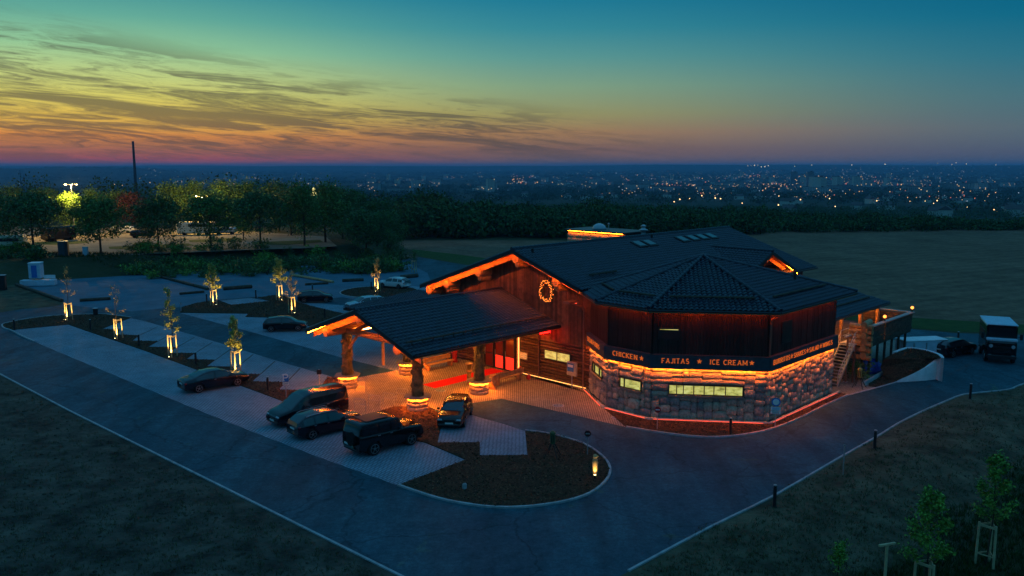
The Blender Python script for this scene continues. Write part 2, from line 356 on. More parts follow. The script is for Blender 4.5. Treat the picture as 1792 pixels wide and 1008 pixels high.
M['led_kerb'] = emit('red_kerb_strip', (1, .13, .06), 1.5)
M['led_pink'] = emit('red_gutter_strip', (1, .003, .002), 26)
M['led_sign'] = emit('sign_led_strip', (1, .175, .009), 210)
M['gable_board'] = mat('glow_tinted_gable_board', (.14, .062, .03), .6, .35, var=.35, vscale=2.2, bump=.012, bscale=16, island=.45)  # lighter, oranger copy of the board; LED glow is partly in this colour
M['led_warm'] = emit('warm_led_strip', (1, .42, .10), 2.2)
M['amber'] = emit('amber_window_pane', (1, .36, .06), .55)
M['win'] = emit('lit_window_pane', (.86, .85, .20), .62)
def vary_window(m_, c1, c2, c3):                     # curtains, shelves and lamps seen through the panes
    nt = m_.node_tree; N = nt.nodes; L = nt.links; b = N['Principled BSDF']; tc = N.new('ShaderNodeTexCoord'); mp = N.new('ShaderNodeMapping'); mp.inputs['Scale'].default_value = (1.1, 1.1, 2.4); L.new(tc.outputs['Object'], mp.inputs[0])
    n = N.new('ShaderNodeTexNoise'); n.inputs['Scale'].default_value = 2.3; n.inputs['Detail'].default_value = 4; n.inputs['Roughness'].default_value = .6; L.new(mp.outputs[0], n.inputs[0])
    r = N.new('ShaderNodeValToRGB'); L.new(n.outputs[0], r.inputs[0]); e = r.color_ramp.elements; e[0].position = .34; e[1].position = .68; e[0].color = (*c1, 1); e[1].color = (*c3, 1); q = e.new(.5); q.color = (*c2, 1)
    L.new(r.outputs[0], b.inputs['Emission Color']); b.inputs['Roughness'].default_value = .15
vary_window(M['win'], (.30, .27, .06), (.78, .72, .17), (1.0, .98, .36))
M['bulb'] = emit('fairy_light_bulb', (1, .22, .03), 6)
M['spot'] = emit('spotlight_lens', (1, .75, .3), 22)
M['led_fine'] = emit('fine_orange_led_strip', (1, .17, .009), 190)
M['led_porch'] = emit('porch_light_strip', (1, .33, .05), 215)
M['stone_warm'] = mat('brightened_stone', (.5, .38, .25), .85, .3, var=.3, vscale=4, bump=.04, bscale=7)  # paler, warmer stone; light missing on the chimney is put into the colour
M['globe'] = emit('amber_globe', (1, .30, .05), 3.2)
# ------------------------------------------------------------------ terrain
FOOT = [G(*p) for p in ((-420, 512), (-60, 502), (60, 490), (130, 486), (230, 480), (350, 471), (480, 464), (600, 459), (690, 455), (712, 448))]
RIGHTLINE = [G(*p) for p in ((895, 1112), (985, 1064), (1100, 1000), (1240, 925), (1355, 868), (1474, 799), (1531, 767), (1573, 741), (1615, 720), (1652, 704), (1682, 692), (1710, 688), (1766, 682), (1792, 672), (1900, 640), (2050, 610))]
def seg_arrays(pl): a = np.array([(p.x, p.y) for p in pl]); return a[:-1], a[1:]
def side_dist(x, y, pl):                           # distance to a polyline; positive on its left hand side
    A, B = seg_arrays(pl); d = B - A; L2 = (d ** 2).sum(1)
    px = x[:, None] - A[None, :, 0]; py = y[:, None] - A[None, :, 1]
    t = np.clip((px * d[:, 0] + py * d[:, 1]) / L2, 0, 1)
    qx = px - t * d[:, 0]; qy = py - t * d[:, 1]; dd = np.hypot(qx, qy); k = dd.argmin(1); i = np.arange(len(x))
    cr = d[k, 0] * py[i, k] - d[k, 1] * px[i, k]
    return dd[i, k] * np.sign(cr)
def smooth(a, b, x): t = np.clip((x - a) / (b - a), 0, 1); return t * t * (3 - 2 * t)
TD = [0, 262, 300, 420, 600, 950, 1800, 3500, 6000, 9400, 13000, 16000, 20000]
TZ = [0, 0, -5, -14, -21, -29, -44, -52, -45, -22, 12, 13, 10]
def vnoise(x, y, s, seed=0.0):
    return np.array([noise.noise(Vector((a / s + seed, b / s - seed, seed * .37))) for a, b in zip(x, y)])
def height(x, y):
    x = np.asarray(x, float); y = np.asarray(y, float); d = np.hypot(x, y); az = np.degrees(np.arctan2(x, y))
    z = np.interp(d, TD, TZ)
    f = np.abs(az) < 100
    up = smooth(2.0, 6.0, side_dist(x, y, FOOT)) * (1 - smooth(235, 330, d)) * (1 - smooth(-11, -8.6, az)) * (y > 40)
    z = z + 2.4 * up
    s = -side_dist(x, y, RIGHTLINE)
    z = z - 1.9 * smooth(2.5, 15, s) * (d < 150)
    far = d > 500
    if far.any():
        n = np.zeros_like(z); xi, yi = x[far], y[far]
        n[far] = vnoise(xi, yi, 1300, 3.1) * 8 * smooth(1200, 4000, d[far]) + vnoise(xi, yi, 2400, 9.7) * 30 * smooth(7000, 12000, d[far])
        z = z + n
        z = z + 40 * np.exp(-((d - 6800) / 1100) ** 2) * smooth(-18, -26, az) + 30 * np.exp(-((d - 8600) / 1500) ** 2) * smooth(14, 26, az)
        z = z + 26 * np.exp(-((d - 10500) / 1300) ** 2) * smooth(-24, -14, az)
    return z
def hz(x, y): return float(height([x], [y])[0])
def build_terrain():
    rad = list(np.arange(4, 60, 2.5)) + list(np.arange(60, 175, 2.6)) + list(np.arange(175, 300, 6)) + list(np.geomspace(300, 19000, 70))
    ang = list(np.arange(-46, 46.01, .9)); a = 46.0; st = 1.5
    while a + st < 314: a += st; ang.append(a); st = min(st * 1.4, 12)
    ang = [t for t in ang if t < 313]
    na = len(ang); X = []; Y = []
    for r in rad:
        for t in ang: X.append(r * math.sin(R(t))); Y.append(r * math.cos(R(t)))
    X = np.array([0.0] + X); Y = np.array([0.0] + Y); Z = height(X, Y)
    F = []; idx = []
    s = None
    for i in range(na): j = (i + 1) % na; F.append((0, 1 + j, 1 + i))
    for k in range(len(rad) - 1):
        for i in range(na):
            j = (i + 1) % na; F.append((1 + k * na + i, 1 + k * na + j, 1 + (k + 1) * na + j, 1 + (k + 1) * na + i))
    me = bpy.data.meshes.new('ground'); me.from_pydata(list(zip(X, Y, Z)), [], F)
    for m_ in (M['ground'], M['bank'], M['far'], M['earth']): me.materials.append(m_)
    c = np.array([(sum(X[q] for q in f) / len(f), sum(Y[q] for q in f) / len(f)) for f in F]); d = np.hypot(c[:, 0], c[:, 1])
    s = -side_dist(c[:, 0], c[:, 1], RIGHTLINE); nn = np.array([noise.noise(Vector((a * .15, b * .15, 0))) for a, b in c])
    mi = np.where(d > 420, 2, 0); mi = np.where((d < 95) & (s > -6) & (s < 7.5 + 3 * nn), 1, mi); mi = np.where((d < 95) & (s <= -6) & (c[:, 0] < 6), 3, mi)
    me.polygons.foreach_set('material_index', mi.astype(np.int32)); me.polygons.foreach_set('use_smooth', [True] * len(F)); me.update()
    # faces wound to look up
    if me.polygons[5].normal.z < 0: me.flip_normals()
    return link('ground', me, None, 'structure')
build_terrain()
def sheet(name, pts, z, m_, kind='structure'):
    mb = MB(); P = [(p[0], p[1], z) for p in pts]; n = len(P)
    A = sum(P[i][0] * P[(i + 1) % n][1] - P[(i + 1) % n][0] * P[i][1] for i in range(n))
    if A < 0: P = P[::-1]
    mb.add(P, [tuple(range(n))]); return mb.build(name, m_, None, kind=kind)
def smooth_pts(pts, n=4, closed=False):            # Catmull-Rom through the surveyed points
    out = []; N_ = len(pts); rng = range(N_ if closed else N_ - 1)
    for i in rng:
        g = (lambda k: pts[k % N_]) if closed else (lambda k: pts[min(max(k, 0), N_ - 1)])
        p0, p1, p2, p3 = g(i - 1), g(i), g(i + 1), g(i + 2)
        for k in range(n):
            t = k / n
            out.append(tuple(.5 * (2 * p1[a] + (p2[a] - p0[a]) * t + (2 * p0[a] - 5 * p1[a] + 4 * p2[a] - p3[a]) * t * t + (3 * p1[a] - p0[a] - 3 * p2[a] + p3[a]) * t ** 3) for a in (0, 1)))
    if not closed: out.append(tuple(pts[-1][:2]))
    return out
def kerb(pts, w=.13, h=.1, closed=False, z=0.0, name='kerb', m_=None):
    mb = MB(); n = len(pts); Lf = []; Rt = []
    for i in range(n):
        a = Vector(pts[(i - 1) % n if closed else max(i - 1, 0)][:2]); b = Vector(pts[(i + 1) % n if closed else min(i + 1, n - 1)][:2])
        d = (b - a).normalized(); nn = Vector((-d.y, d.x)); p = Vector(pts[i][:2])
        Lf.append(p + nn * w / 2); Rt.append(p - nn * w / 2)
    P = [(q.x, q.y, zz) for zz in (z - .05, z + h) for pair in zip(Lf, Rt) for q in pair]; F = []
    for i in range(n if closed else n - 1):
        j = (i + 1) % n; a, b, c, d = 2 * i, 2 * i + 1, 2 * j + 1, 2 * j; o = 2 * n
        F += [(a + o, b + o, c + o, d + o), (a, a + o, d + o, d), (b, c, c + o, b + o)]
    if not closed: F += [(0, 1, 1 + 2 * n, 2 * n), (2 * n - 2, 4 * n - 2, 4 * n - 1, 2 * n - 1)]
    mb.add(P, F); return mb.build(name, m_ or M['kerb'], None, kind='structure')
PX = lambda l, z=0.0: [G(*p, z) for p in l]
LEFTLINE = PX([(-900, 260 + 20), (-300, 497), (0, 655), (121, 719), (400, 858), (700, 1008), (800, 1056), (862, 1095)])
LEFTLINE[0] = LEFTLINE[1] + (LEFTLINE[1] - LEFTLINE[2]).normalized() * 20
backedge = PX([(1900, 590), (1792, 586), (1671, 583), (1595, 576), (1500, 563), (1300, 536), (1100, 505), (900, 476), (800, 461.5), (735, 450)])
lotback = PX([(716, 452), (690, 458), (600, 463), (480, 467), (350, 474), (230, 482), (130, 488), (60, 493), (20, 500), (-200, 520)])
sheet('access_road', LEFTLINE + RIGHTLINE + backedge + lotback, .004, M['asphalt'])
kerb(LEFTLINE[1:], .12, .06); kerb(smooth_pts(RIGHTLINE[2:15], 3), .12, .07)
sheet('gravel_car_park', lotback[2:9] + PX([(26, 500), (115, 534), (230, 545), (318, 537), (363, 526), (450, 519), (520, 527), (600, 520), (640, 528), (760, 505), (748, 478), (718, 462)]), .0065, M['gravel'])
sheet('earth_patch', PX([(-200, 512), (26, 499), (70, 513), (116, 532), (80, 538), (40, 541), (0, 547), (-220, 575)]), .010, M['bank'])
sheet('ploughed_field', PX([(712, 436), (690, 424), (700, 420.5), (990, 421), (1180, 414), (1320, 408), (1560, 397), (1792, 388), (2100, 380), (2300, 560), (1960, 584), (1792, 570), (1595, 558), (1400, 535), (1000, 474), (800, 447)]), .010, M['field'])
sheet('grass_verge', PX([(735, 449.5), (800, 460.5), (900, 475), (1300, 535), (1500, 561), (1595, 574), (1671, 580.5), (1792, 583), (1960, 588), (1960, 582), (1792, 568), (1595, 556), (1400, 533), (1000, 472), (800, 445), (720, 436)]), .016, M['verge'])
# ---- parking bays of grey pavers
strip1 = PX([(18.8, 577.7), (119.6, 568.3), (150, 579), (250, 613), (350, 649.5), (437, 681), (497, 703.6), (620, 745), (745, 776), (815, 805), (760, 826), (697, 850), (560, 801), (440, 755), (320, 707), (207, 659.5), (150, 636), (95, 613), (39, 589)])
sheet('parking_bays', strip1, .008, M['paver'])
teeth = [(228.6, 556.7), (177.4, 576.3), (210, 577.6), (204, 586), (243, 587.6), (231, 597), (276, 597.7), (258, 607.9), (309, 608.4), (293, 618.2), (340.5, 618.8), (326, 629), (376, 630.8), (361, 641.8), (415, 642.6), (398, 655), (455, 655.7), (440.7, 668), (501, 670), (486, 682.7), (548, 684.5)]
strip2 = PX(teeth + [(561, 678), (574, 660), (589.5, 662), (483, 631), (350, 590), (254.8, 562.6)])
sheet('parking_bays', strip2, .0085, M['paver'])
strip3 = PX([(315, 547.8), (435, 549.3), (429.5, 555), (466, 556), (505, 563), (560, 576), (640, 590), (760, 600), (790, 640), (690, 649), (595, 625), (483, 593), (395, 569)])
sheet('parking_bays', strip3, .009, M['paver'])
sheet('parking_bays', PX([(384, 526.5), (437, 521.4), (473, 527), (405, 534)]), .0095, M['paver'])
sheet('parking_bays', PX([(519, 529), (560, 531), (660, 540), (640, 556), (593, 547)]), .0095, M['paver'])
sheet('parking_bays', PX([(655, 507), (720, 500), (760, 506), (720, 516)]), .0085, M['paver'])
lv = G(523, 645) - G(502, 667)
for tp in ((243, 587.6), (276, 597.7), (309, 608.4), (340.5, 618.8), (376, 630.8), (415, 642.6), (455, 655.7), (501, 670)):
    p = G(*tp); q = p + lv * 1.15; nn = Vector((-lv.y, lv.x, 0)).normalized() * .06; sheet('bay_line', [p - nn, q - nn, q + nn, p + nn], .0125, M['mortar'])
# ---- plaza under the porch and the apron beside the wall
plaza = PX([(548, 684.5), (561, 678), (574, 660), (589.5, 662), (617, 662.5), (690, 649), (790, 640), (800, 600)]) + [WB(40.2, 47), WB(40.2, 32.6)] + PX([(1034, 690), (1070, 717), (1096, 748), (985, 722), (878, 698), (824, 706), (777, 722), (750, 712), (690, 712), (600, 738), (540, 700)])
sheet('entrance_plaza', plaza, .012, M['paver_plaza'])
sheet('parking_bays', PX([(766, 775), (840, 774.5), (840, 797.5), (923, 797), (919, 755), (880, 742), (830, 728), (805, 716), (775, 730)]), .0100, M['paver'])
# ---- planting beds under bark mulch
BEDS = []
def bed(name, pts, z=.055):
    BEDS.append((pts, z)); mb = MB(); mb.prism([(p[0], p[1]) for p in pts], -.05, z); return mb.build(name, M['mulch'], None, kind='structure')
tip = smooth_pts(PX([(18.8, 577.9), (9, 575), (4.8, 571.8), (5.5, 568.6), (13, 566), (36, 561), (67, 556.5), (101, 553), (150, 551.2), (186, 551), (228.6, 556.5)]), 3)
bed('planting_bed', tip + [tuple(p[:2]) for p in PX(teeth[1:20])] + [tuple(p[:2]) for p in PX([(548, 684.4), (530, 706), (497, 703.4), (437, 680.8), (350, 649.3), (250, 612.8), (150, 578.8), (119.6, 568.1)])])
kerb(smooth_pts(PX([(60, 598), (39, 589), (18.8, 578.4), (9, 575.5), (4, 571.8), (4.6, 568.2), (13, 565.4), (36, 560.4), (67, 555.9), (101, 552.4), (150, 550.6), (186, 550.4), (229, 555.9)]), 3))
bed('planting_bed', PX([(315, 547.4), (319, 538), (342, 531), (363, 528), (384, 526.7), (405, 534.2), (473, 527.3), (452, 521), (480, 517), (500, 518), (519, 529.3), (560, 540), (593, 547.5), (640, 557), (640, 588), (560, 575), (505, 562), (466, 555.5), (429.5, 554.6), (435, 549)]))
circ = [(G(664, 511).x + 5.4 * K * .62 * math.cos(t) * 1.3, G(664, 511).y + 5.4 * K * .62 * math.sin(t) * 1.3) for t in [2 * math.pi * k / 30 for k in range(30)]]
bed('planting_bed', circ); kerb(circ, .14, .1, True)
bed('planting_bed', PX([(561.6, 677.6), (573.5, 660), (589, 662), (600, 666), (598, 684), (560, 684)]), .05)
loop = smooth_pts(PX([(697, 850), (725, 860), (770, 874), (815, 883), (860, 888.5), (905, 889), (950, 885), (995, 877), (1033, 864), (1058, 845), (1068, 826), (1062, 808), (1045, 792), (1020, 777), (985, 766), (950, 758), (919, 754.6)]), 3)
island = loop + [tuple(p[:2]) for p in PX([(923.4, 797.6), (839.5, 798), (839.5, 775), (765.5, 775.5), (776, 729), (750, 712.5), (690, 712.5), (640, 728), (600, 745), (745, 775), (816, 805), (760, 826.5)])]
bed('planting_bed', island); kerb(loop)
wallbed = [WB(u, v) for u, v in ((50.2, 20.55), (41.2, 20.55), (37.2, 25.8), (37.2, 28.9), (37.9, 30.0))]
bedL = smooth_pts(PX([(1096, 748), (1150, 757), (1205, 764), (1250, 766), (1300, 762), (1345, 753), (1390, 737), (1440, 712), (1484, 692)]), 3)
bed('planting_bed', bedL + [tuple(p[:2]) for p in wallbed], .05); kerb(bedL)
kerb(wallbed, .14, .16, m_=M['kerb'])
kerb(PX([(1484, 692), (1530, 680), (1569, 669)]), .12, .05)
sheet('service_yard', PX([(1446, 686), (1484, 692), (1530, 680), (1569, 669), (1560, 640), (1640, 625), (1630, 600), (1500, 590), (1450, 640)]), .010, M['paver_plaza'])
# upper car park beyond the embankment
up = [(G(*p, 2.4)) for p in ((-260, 450), (0, 447.5), (110, 446.5), (230, 446), (300, 443), (420, 438), (540, 434), (590, 431), (570, 414), (420, 404), (240, 399), (100, 398), (-260, 398))]
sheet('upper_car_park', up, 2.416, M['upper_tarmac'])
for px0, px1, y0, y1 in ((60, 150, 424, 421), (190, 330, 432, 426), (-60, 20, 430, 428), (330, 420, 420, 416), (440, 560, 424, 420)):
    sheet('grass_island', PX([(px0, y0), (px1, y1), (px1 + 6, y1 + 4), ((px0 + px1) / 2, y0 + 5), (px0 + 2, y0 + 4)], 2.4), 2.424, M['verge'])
sheet('farm_track', PX([(640, 440), (712, 446), (735, 450), (720, 452), (640, 448)]), .02, M['bank'])

# ------------------------------------------------------------------ the restaurant
REST = thing('restaurant', 'timber and stone restaurant with dark tiled gables and glowing orange light strips', 'restaurant', WB(*BO), ROT)
def BB(): return MB(TB)
def bpart(name, mb, m_, parent=None, **k): return mb.build(name, m_, parent or REST, **k)
def in_poly(x, y, poly):
    c = False; n = len(poly); j = n - 1
    for i in range(n):
        if (poly[i][1] > y) != (poly[j][1] > y) and x < (poly[j][0] - poly[i][0]) * (y - poly[i][1]) / (poly[j][1] - poly[i][1]) + poly[i][0]: c = not c
        j = i
    return c
TW, TL = .28, .34
def roof(name, o, e, s, poly, th=.16):
    """poly: list of (a along eave, b up the slope) in the plane o + a e + b s; tiles and slab"""
    o = Vector(o); e = Vector(e).normalized(); s = Vector(s).normalized(); n = e.cross(s).normalized()
    if n.z < 0: n = -n
    pt = lambda a, b, h=0.0: o + e * a + s * b + n * h
    sb = BB(); k = len(poly)
    P = [pt(a, b, -th) for a, b in poly] + [pt(a, b, -.02) for a, b in poly]
    sb.add(P, [tuple(range(k)), tuple(range(2 * k - 1, k - 1, -1))] + [(i, (i + 1) % k, k + (i + 1) % k, k + i) for i in range(k)])
    ro = bpart(name, sb, M['slab'])
    a0, a1 = min(p[0] for p in poly), max(p[0] for p in poly); b0, b1 = min(p[1] for p in poly), max(p[1] for p in poly)
    tb = BB(); wave = (0.0, .03, .078, .085, .042, .004); b = b0; row = 0
    while b < b1:
        a = a0 + (row % 2) * 0
        while a < a1:
            if in_poly(a + TW / 2, b + TL * .5, poly):
                j = random.uniform(-.006, .008); t = random.uniform(-.004, .004)
                lo = [pt(a + TW * i / 5, b - .025, w + .052 + j) for i, w in enumerate(wave)]; hi = [pt(a + TW * i / 5, b + TL, w + .010 + t) for i, w in enumerate(wave)]
                fr = [pt(a + TW * i / 5, b - .025, w + .012) for i, w in enumerate(wave)]
                tb.add(lo + hi + fr, [(i, i + 1, 7 + i, 6 + i) for i in range(5)] + [(12 + i, 13 + i, i + 1, i) for i in range(5)])
            a += TW
        b += TL; row += 1
    tb.build('roof_tile', M['tile'], ro, kind='stuff')
    return ro, pt
def ridge(p, q, r=.12):
    rb = BB(); p = Vector(p); q = Vector(q); n = max(2, int((q - p).length / .36))
    for i in range(n):
        a = p.lerp(q, i / n); b = p.lerp(q, (i + 1.06) / n); rb.cyl(a, b, r * 1.06, r * .9, 8)
    return bpart('ridge_cap', rb, M['tile'], kind='stuff')
def led(p, q, m_='led', r=.022, name='led_strip'):
    b = BB(); b.beam(p, q, r * 2, r * 2); return bpart(name, b, M[m_])
def gutter(p, q, r=.075):
    b = BB(); b.cyl(p, q, r, r, 8); return bpart('gutter', b, M['fascia'])
def guard(p, q):                                   # snow guard: a pole on small brackets
    b = BB(); p = Vector(p); q = Vector(q); b.cyl(p, q, .06, .06, 8); n = max(2, int((q - p).length / .8))
    for i in range(n + 1):
        c = p.lerp(q, (i + .5) / (n + 1)); b.beam(c - Vector((0, 0, .16)), c + Vector((0, 0, .07)), .05)
    return bpart('snow_guard', b, M['darkwood'])
# --- main hall: ridge along u at v = 37.7
SL = .345; RV, RZ = 37.7, 8.6; zr = lambda v: RZ - SL * abs(v - RV)
sn = math.hypot(1, SL)
roof('hall_roof', (38.5, 29.5, zr(29.5)), (1, 0, 0), (0, 1, SL), [(0 + 2.5, 1.6 * sn), (12, 1.6 * sn), (12, 0), (27.5, 0), (27.5, 8.2 * sn), (0, 8.2 * sn), (0, 2.4 * sn)])
roof('hall_roof', (38.5, 47.2, zr(47.2)), (1, 0, 0), (0, -1, SL), [(0, 0), (27.5, 0), (27.5, 9.5 * sn), (0, 9.5 * sn)])
ridge((38.45, RV, RZ + .07), (66.05, RV, RZ + .07))
# end walls and long walls
def slope_wall(name, m_, u, v0, v1, z0, step=.19, jit=.03, out=-1, zmin=None):
    b = BB(); v = v0
    while v < v1 - .01:
        w = min(step, v1 - v); t0, t1 = zr(v) - .17, zr(v + w * .94) - .17; d = random.uniform(0, jit); x = u + out * (.05 + d)
        b.hexa([(u, v, z0), (x, v, z0), (x, v + w * .94, z0), (u, v + w * .94, z0), (u, v, t0), (x, v, t0), (x, v + w * .94, t1), (u, v + w * .94, t1)]); v += step
    return bpart(name, b, m_, kind='stuff')
core = BB(); core.add([(40.0, 30.2, 0), (40.0, 46.6, 0), (40.0, 46.6, zr(46.6) - .2), (40.0, RV, RZ - .2), (40.0, 30.2, zr(30.2) - .2), (65.0, 30.2, 0), (65.0, 46.6, 0), (65.0, 46.6, zr(46.6) - .2), (65.0, RV, RZ - .2), (65.0, 30.2, zr(30.2) - .2)],
    [(4, 3, 2, 1, 0), (5, 6, 7, 8, 9), (1, 2, 7, 6), (0, 5, 9, 4)])
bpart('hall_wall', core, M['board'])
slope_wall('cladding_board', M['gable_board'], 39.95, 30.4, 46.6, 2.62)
lb = BB(); z = .06
while z < 2.55:
    for v0, v1 in ((32.0, 38.3), (42.6, 46.6)):
        lb.cyl((39.94, v0, z + .1), (39.94, v1, z + .1), .105, .105, 8)
    z += .205
bpart('log_siding', lb, M['logboard'], kind='stuff')
# verge boards, purlins and soffit of the front gable
for vE in (47.2, 32.0):
    b = BB(); b.hexa([(38.46, vE, zr(vE) - .24), (38.52, vE, zr(vE) - .24), (38.52, RV, RZ - .24), (38.46, RV, RZ - .24), (38.46, vE, zr(vE) + .02), (38.52, vE, zr(vE) + .02), (38.52, RV, RZ + .02), (38.46, RV, RZ + .02)])
    bpart('verge_board', b, M['fascia'])
    for u0, u1, nm, m_ in ((38.53, 38.98, 'soffit', 'soffit'), (39.07, 39.88, 'inner_soffit', 'board')):  # inner part in dark board; shade of the deep overhang put into colour
        b = BB(); b.hexa([(u0, vE, zr(vE) - .19), (u1, vE, zr(vE) - .19), (u1, RV, RZ - .19), (u0, RV, RZ - .19), (u0, vE, zr(vE) - .165), (u1, vE, zr(vE) - .165), (u1, RV, RZ - .165), (u0, RV, RZ - .165)])
        bpart(nm, b, M[m_])
for vE in (47.0, 32.2):
    b = BB(); b.hexa([(39.0, vE, zr(vE) - .56), (39.06, vE, zr(vE) - .56), (39.06, RV, RZ - .56), (39.0, RV, RZ - .56), (39.0, vE, zr(vE) - .17), (39.06, vE, zr(vE) - .17), (39.06, RV, RZ - .17), (39.0, RV, RZ - .17)])
    bpart('barge_board', b, M['soffit'])
for v in (46.6, 44.6, 41.3, RV, 34.2):
    b = BB(); zc = zr(v) - .60; b.cyl((38.8, v, zc), (39.93, v, zc), .30, .33, 14); bpart('purlin_end', b, M['log'])
    if v < 46:
        b = BB(); b.cyl((38.95, v, zc - .42), (39.93, v, zc - .42), .18, .25, 12); bpart('purlin_bracket', b, M['log'])
led((38.55, 47.1, zr(47.1) - .215), (38.55, RV + .1, RZ - .215), 'led_fine', .011)
led((38.55, 32.4, zr(32.4) - .215), (38.55, RV - .1, RZ - .215), 'led_fine', .008)
b = BB(); b.box((39.0, 33.05, 5.62), (.9, .5, .12)); bpart('downpipe_hopper', b, M['copper'])
# tower footprint
TP = [(49.84, 21.0), (41.3, 21.0), (37.6, 25.9), (37.6, 28.9), (39.85, 32.05)]
def face(i):
    a = Vector((*TP[i], 0)); c = Vector((*TP[i + 1], 0)); d = (c - a); L = d.length; d.normalize(); nrm = Vector((d.y, -d.x, 0))
    if nrm.dot(a - Vector((45, 27, 0))) < 0: nrm = -nrm
    return a, d, nrm, L
core = BB(); core.prism(TP + [(49.84, 31.0)], 0, 6.2); bpart('tower_wall', core, M['mortar'])
# openings in the stone: face -> list of (s0, s1, z0, z1, mullions)
OPEN = {1: [(1.17, 5.22, 1.44, 2.03, (.235, .39, .52, .66, .80, .89))], 2: [(.62, 2.15, 1.44, 2.03, (.78,))], 3: [(1.0, 3.15, 1.44, 2.03, (.3, .8))], 0: []}
stone_mesh = []
for k in range(10):
    b = MB(); b.bbox((0, 0, 0), (1, 1, 1), .14); me = b.mesh('stone', M['stone'][k % 5], True)
    for q in me.vertices: q.co += Vector([random.uniform(-.06, .06) for _ in range(3)])
    stone_mesh.append(me)
def lay_stone(a, d, nrm, s0, s1, z0, z1, dep=.21):
    c = a + d * ((s0 + s1) / 2) + nrm * (random.uniform(-.01, .05)); p = TB((c.x, c.y, (z0 + z1) / 2))
    o = link('stone', random.choice(stone_mesh), REST); o.location = p
    o.rotation_euler = (0, random.uniform(-.05, .05), math.atan2(d.y, d.x)); o.scale = ((s1 - s0 - .025) * K * 1.04, dep * K * random.uniform(.9, 1.4), (z1 - z0 - .025) * K * 1.04)
warm_mesh = []
for k in range(4):
    me = stone_mesh[k].copy(); me.materials.clear(); me.materials.append(M['stone_warm']); warm_mesh.append(me)
def pack(L, H, opens, big, flat):
    """boulders set one on another: fill the lowest gap of the skyline each time"""
    c = .07; n = max(1, int(round(L / c))); c = L / n; sky = [0.0] * n; out = []
    for _ in range(2000):
        z0 = min(sky)
        if z0 >= H - .03: break
        i = sky.index(z0); j = i
        while j < n and abs(sky[j] - z0) < .045: j += 1
        up = z0 / H; w = random.uniform(.36, .82) * big * (1 + flat * up * .8); h = random.uniform(.34, .66) * big * (1 - flat * up * .45)
        k = min(j, i + max(4, int(w / c)))
        if j - k < 4: k = j
        s0, s1 = i * c, k * c; zb = min(sky[i:k]); z1 = min(H, z0 + h)
        if H - z1 < .16: z1 = H
        skip = False
        for a0, a1, q0, q1, _m in opens:
            if s1 > a0 + .02 and s0 < a1 - .02:
                if z0 < q0 - .01 < z1 or abs(z1 - q0) < .14 and z0 < q0 - .05: z1 = q0 - .11
                if q0 - .2 <= z0 < q1 - .02:
                    if s0 < a0 - .1: k = max(i + 1, int(a0 / c)); s1 = k * c
                    else:
                        k = i
                        while k < j and k * c < a1: k += 1
                        skip = True; z1 = q1 + .02
        if z1 - z0 < .1 and not skip: z1 = z0 + .12
        if not skip and s1 - s0 > .1: out.append((s0, s1, z0, z1))
        for q in range(i, max(k, i + 1)): sky[q] = z1
    return out
for i in range(4):
    a, d, nrm, L = face(i)
    for s0, s1, z0, z1 in pack(L, 2.97, OPEN[i], 1.0 if i else .78, 1 if i else .2):
        lay_stone(a, d, nrm, s0, s1, z0, z1)
def fbox(b, i, s0, s1, z0, z1, t0, t1):            # box on a tower face from depth t0 to t1
    a, d, n, L = face(i); P = []
    for z in (z0, z1):
        for s, t in ((s0, t0), (s1, t0), (s1, t1), (s0, t1)): q = a + d * s + n * t; P.append((q.x, q.y, z))
    b.hexa(P)
def window_on_face(i, s0, s1, z0, z1, mull, label=None):
    fr = BB(); q = .045
    fbox(fr, i, s0, s1, z0, z0 + q, .0, .16); fbox(fr, i, s0, s1, z1 - q, z1, .0, .16); fbox(fr, i, s0, s0 + q, z0 + q, z1 - q, .0, .16); fbox(fr, i, s1 - q, s1, z0 + q, z1 - q, .0, .16)
    ms = sorted(s0 + (s1 - s0) * f for f in mull)
    for m_ in ms: fbox(fr, i, m_ - .022, m_ + .022, z0 + q, z1 - q, .0, .15)
    w = bpart('window', fr, M['dark'])
    ed = [s0 + q] + [x for m_ in ms for x in (m_ - .022, m_ + .022)] + [s1 - q]
    for k in range(0, len(ed), 2):
        p = BB(); fbox(p, i, ed[k], ed[k + 1], z0 + q, z1 - q, .02, .06); p.build('pane', M['win'], w)
    sb = BB(); fbox(sb, i, s0 - .04, s1 + .04, z0 - .10, z0 - .004, .0, .24); sb.build('sill', M['zinc'], w)
for i, l in OPEN.items():
    for o in l: window_on_face(i, *o)
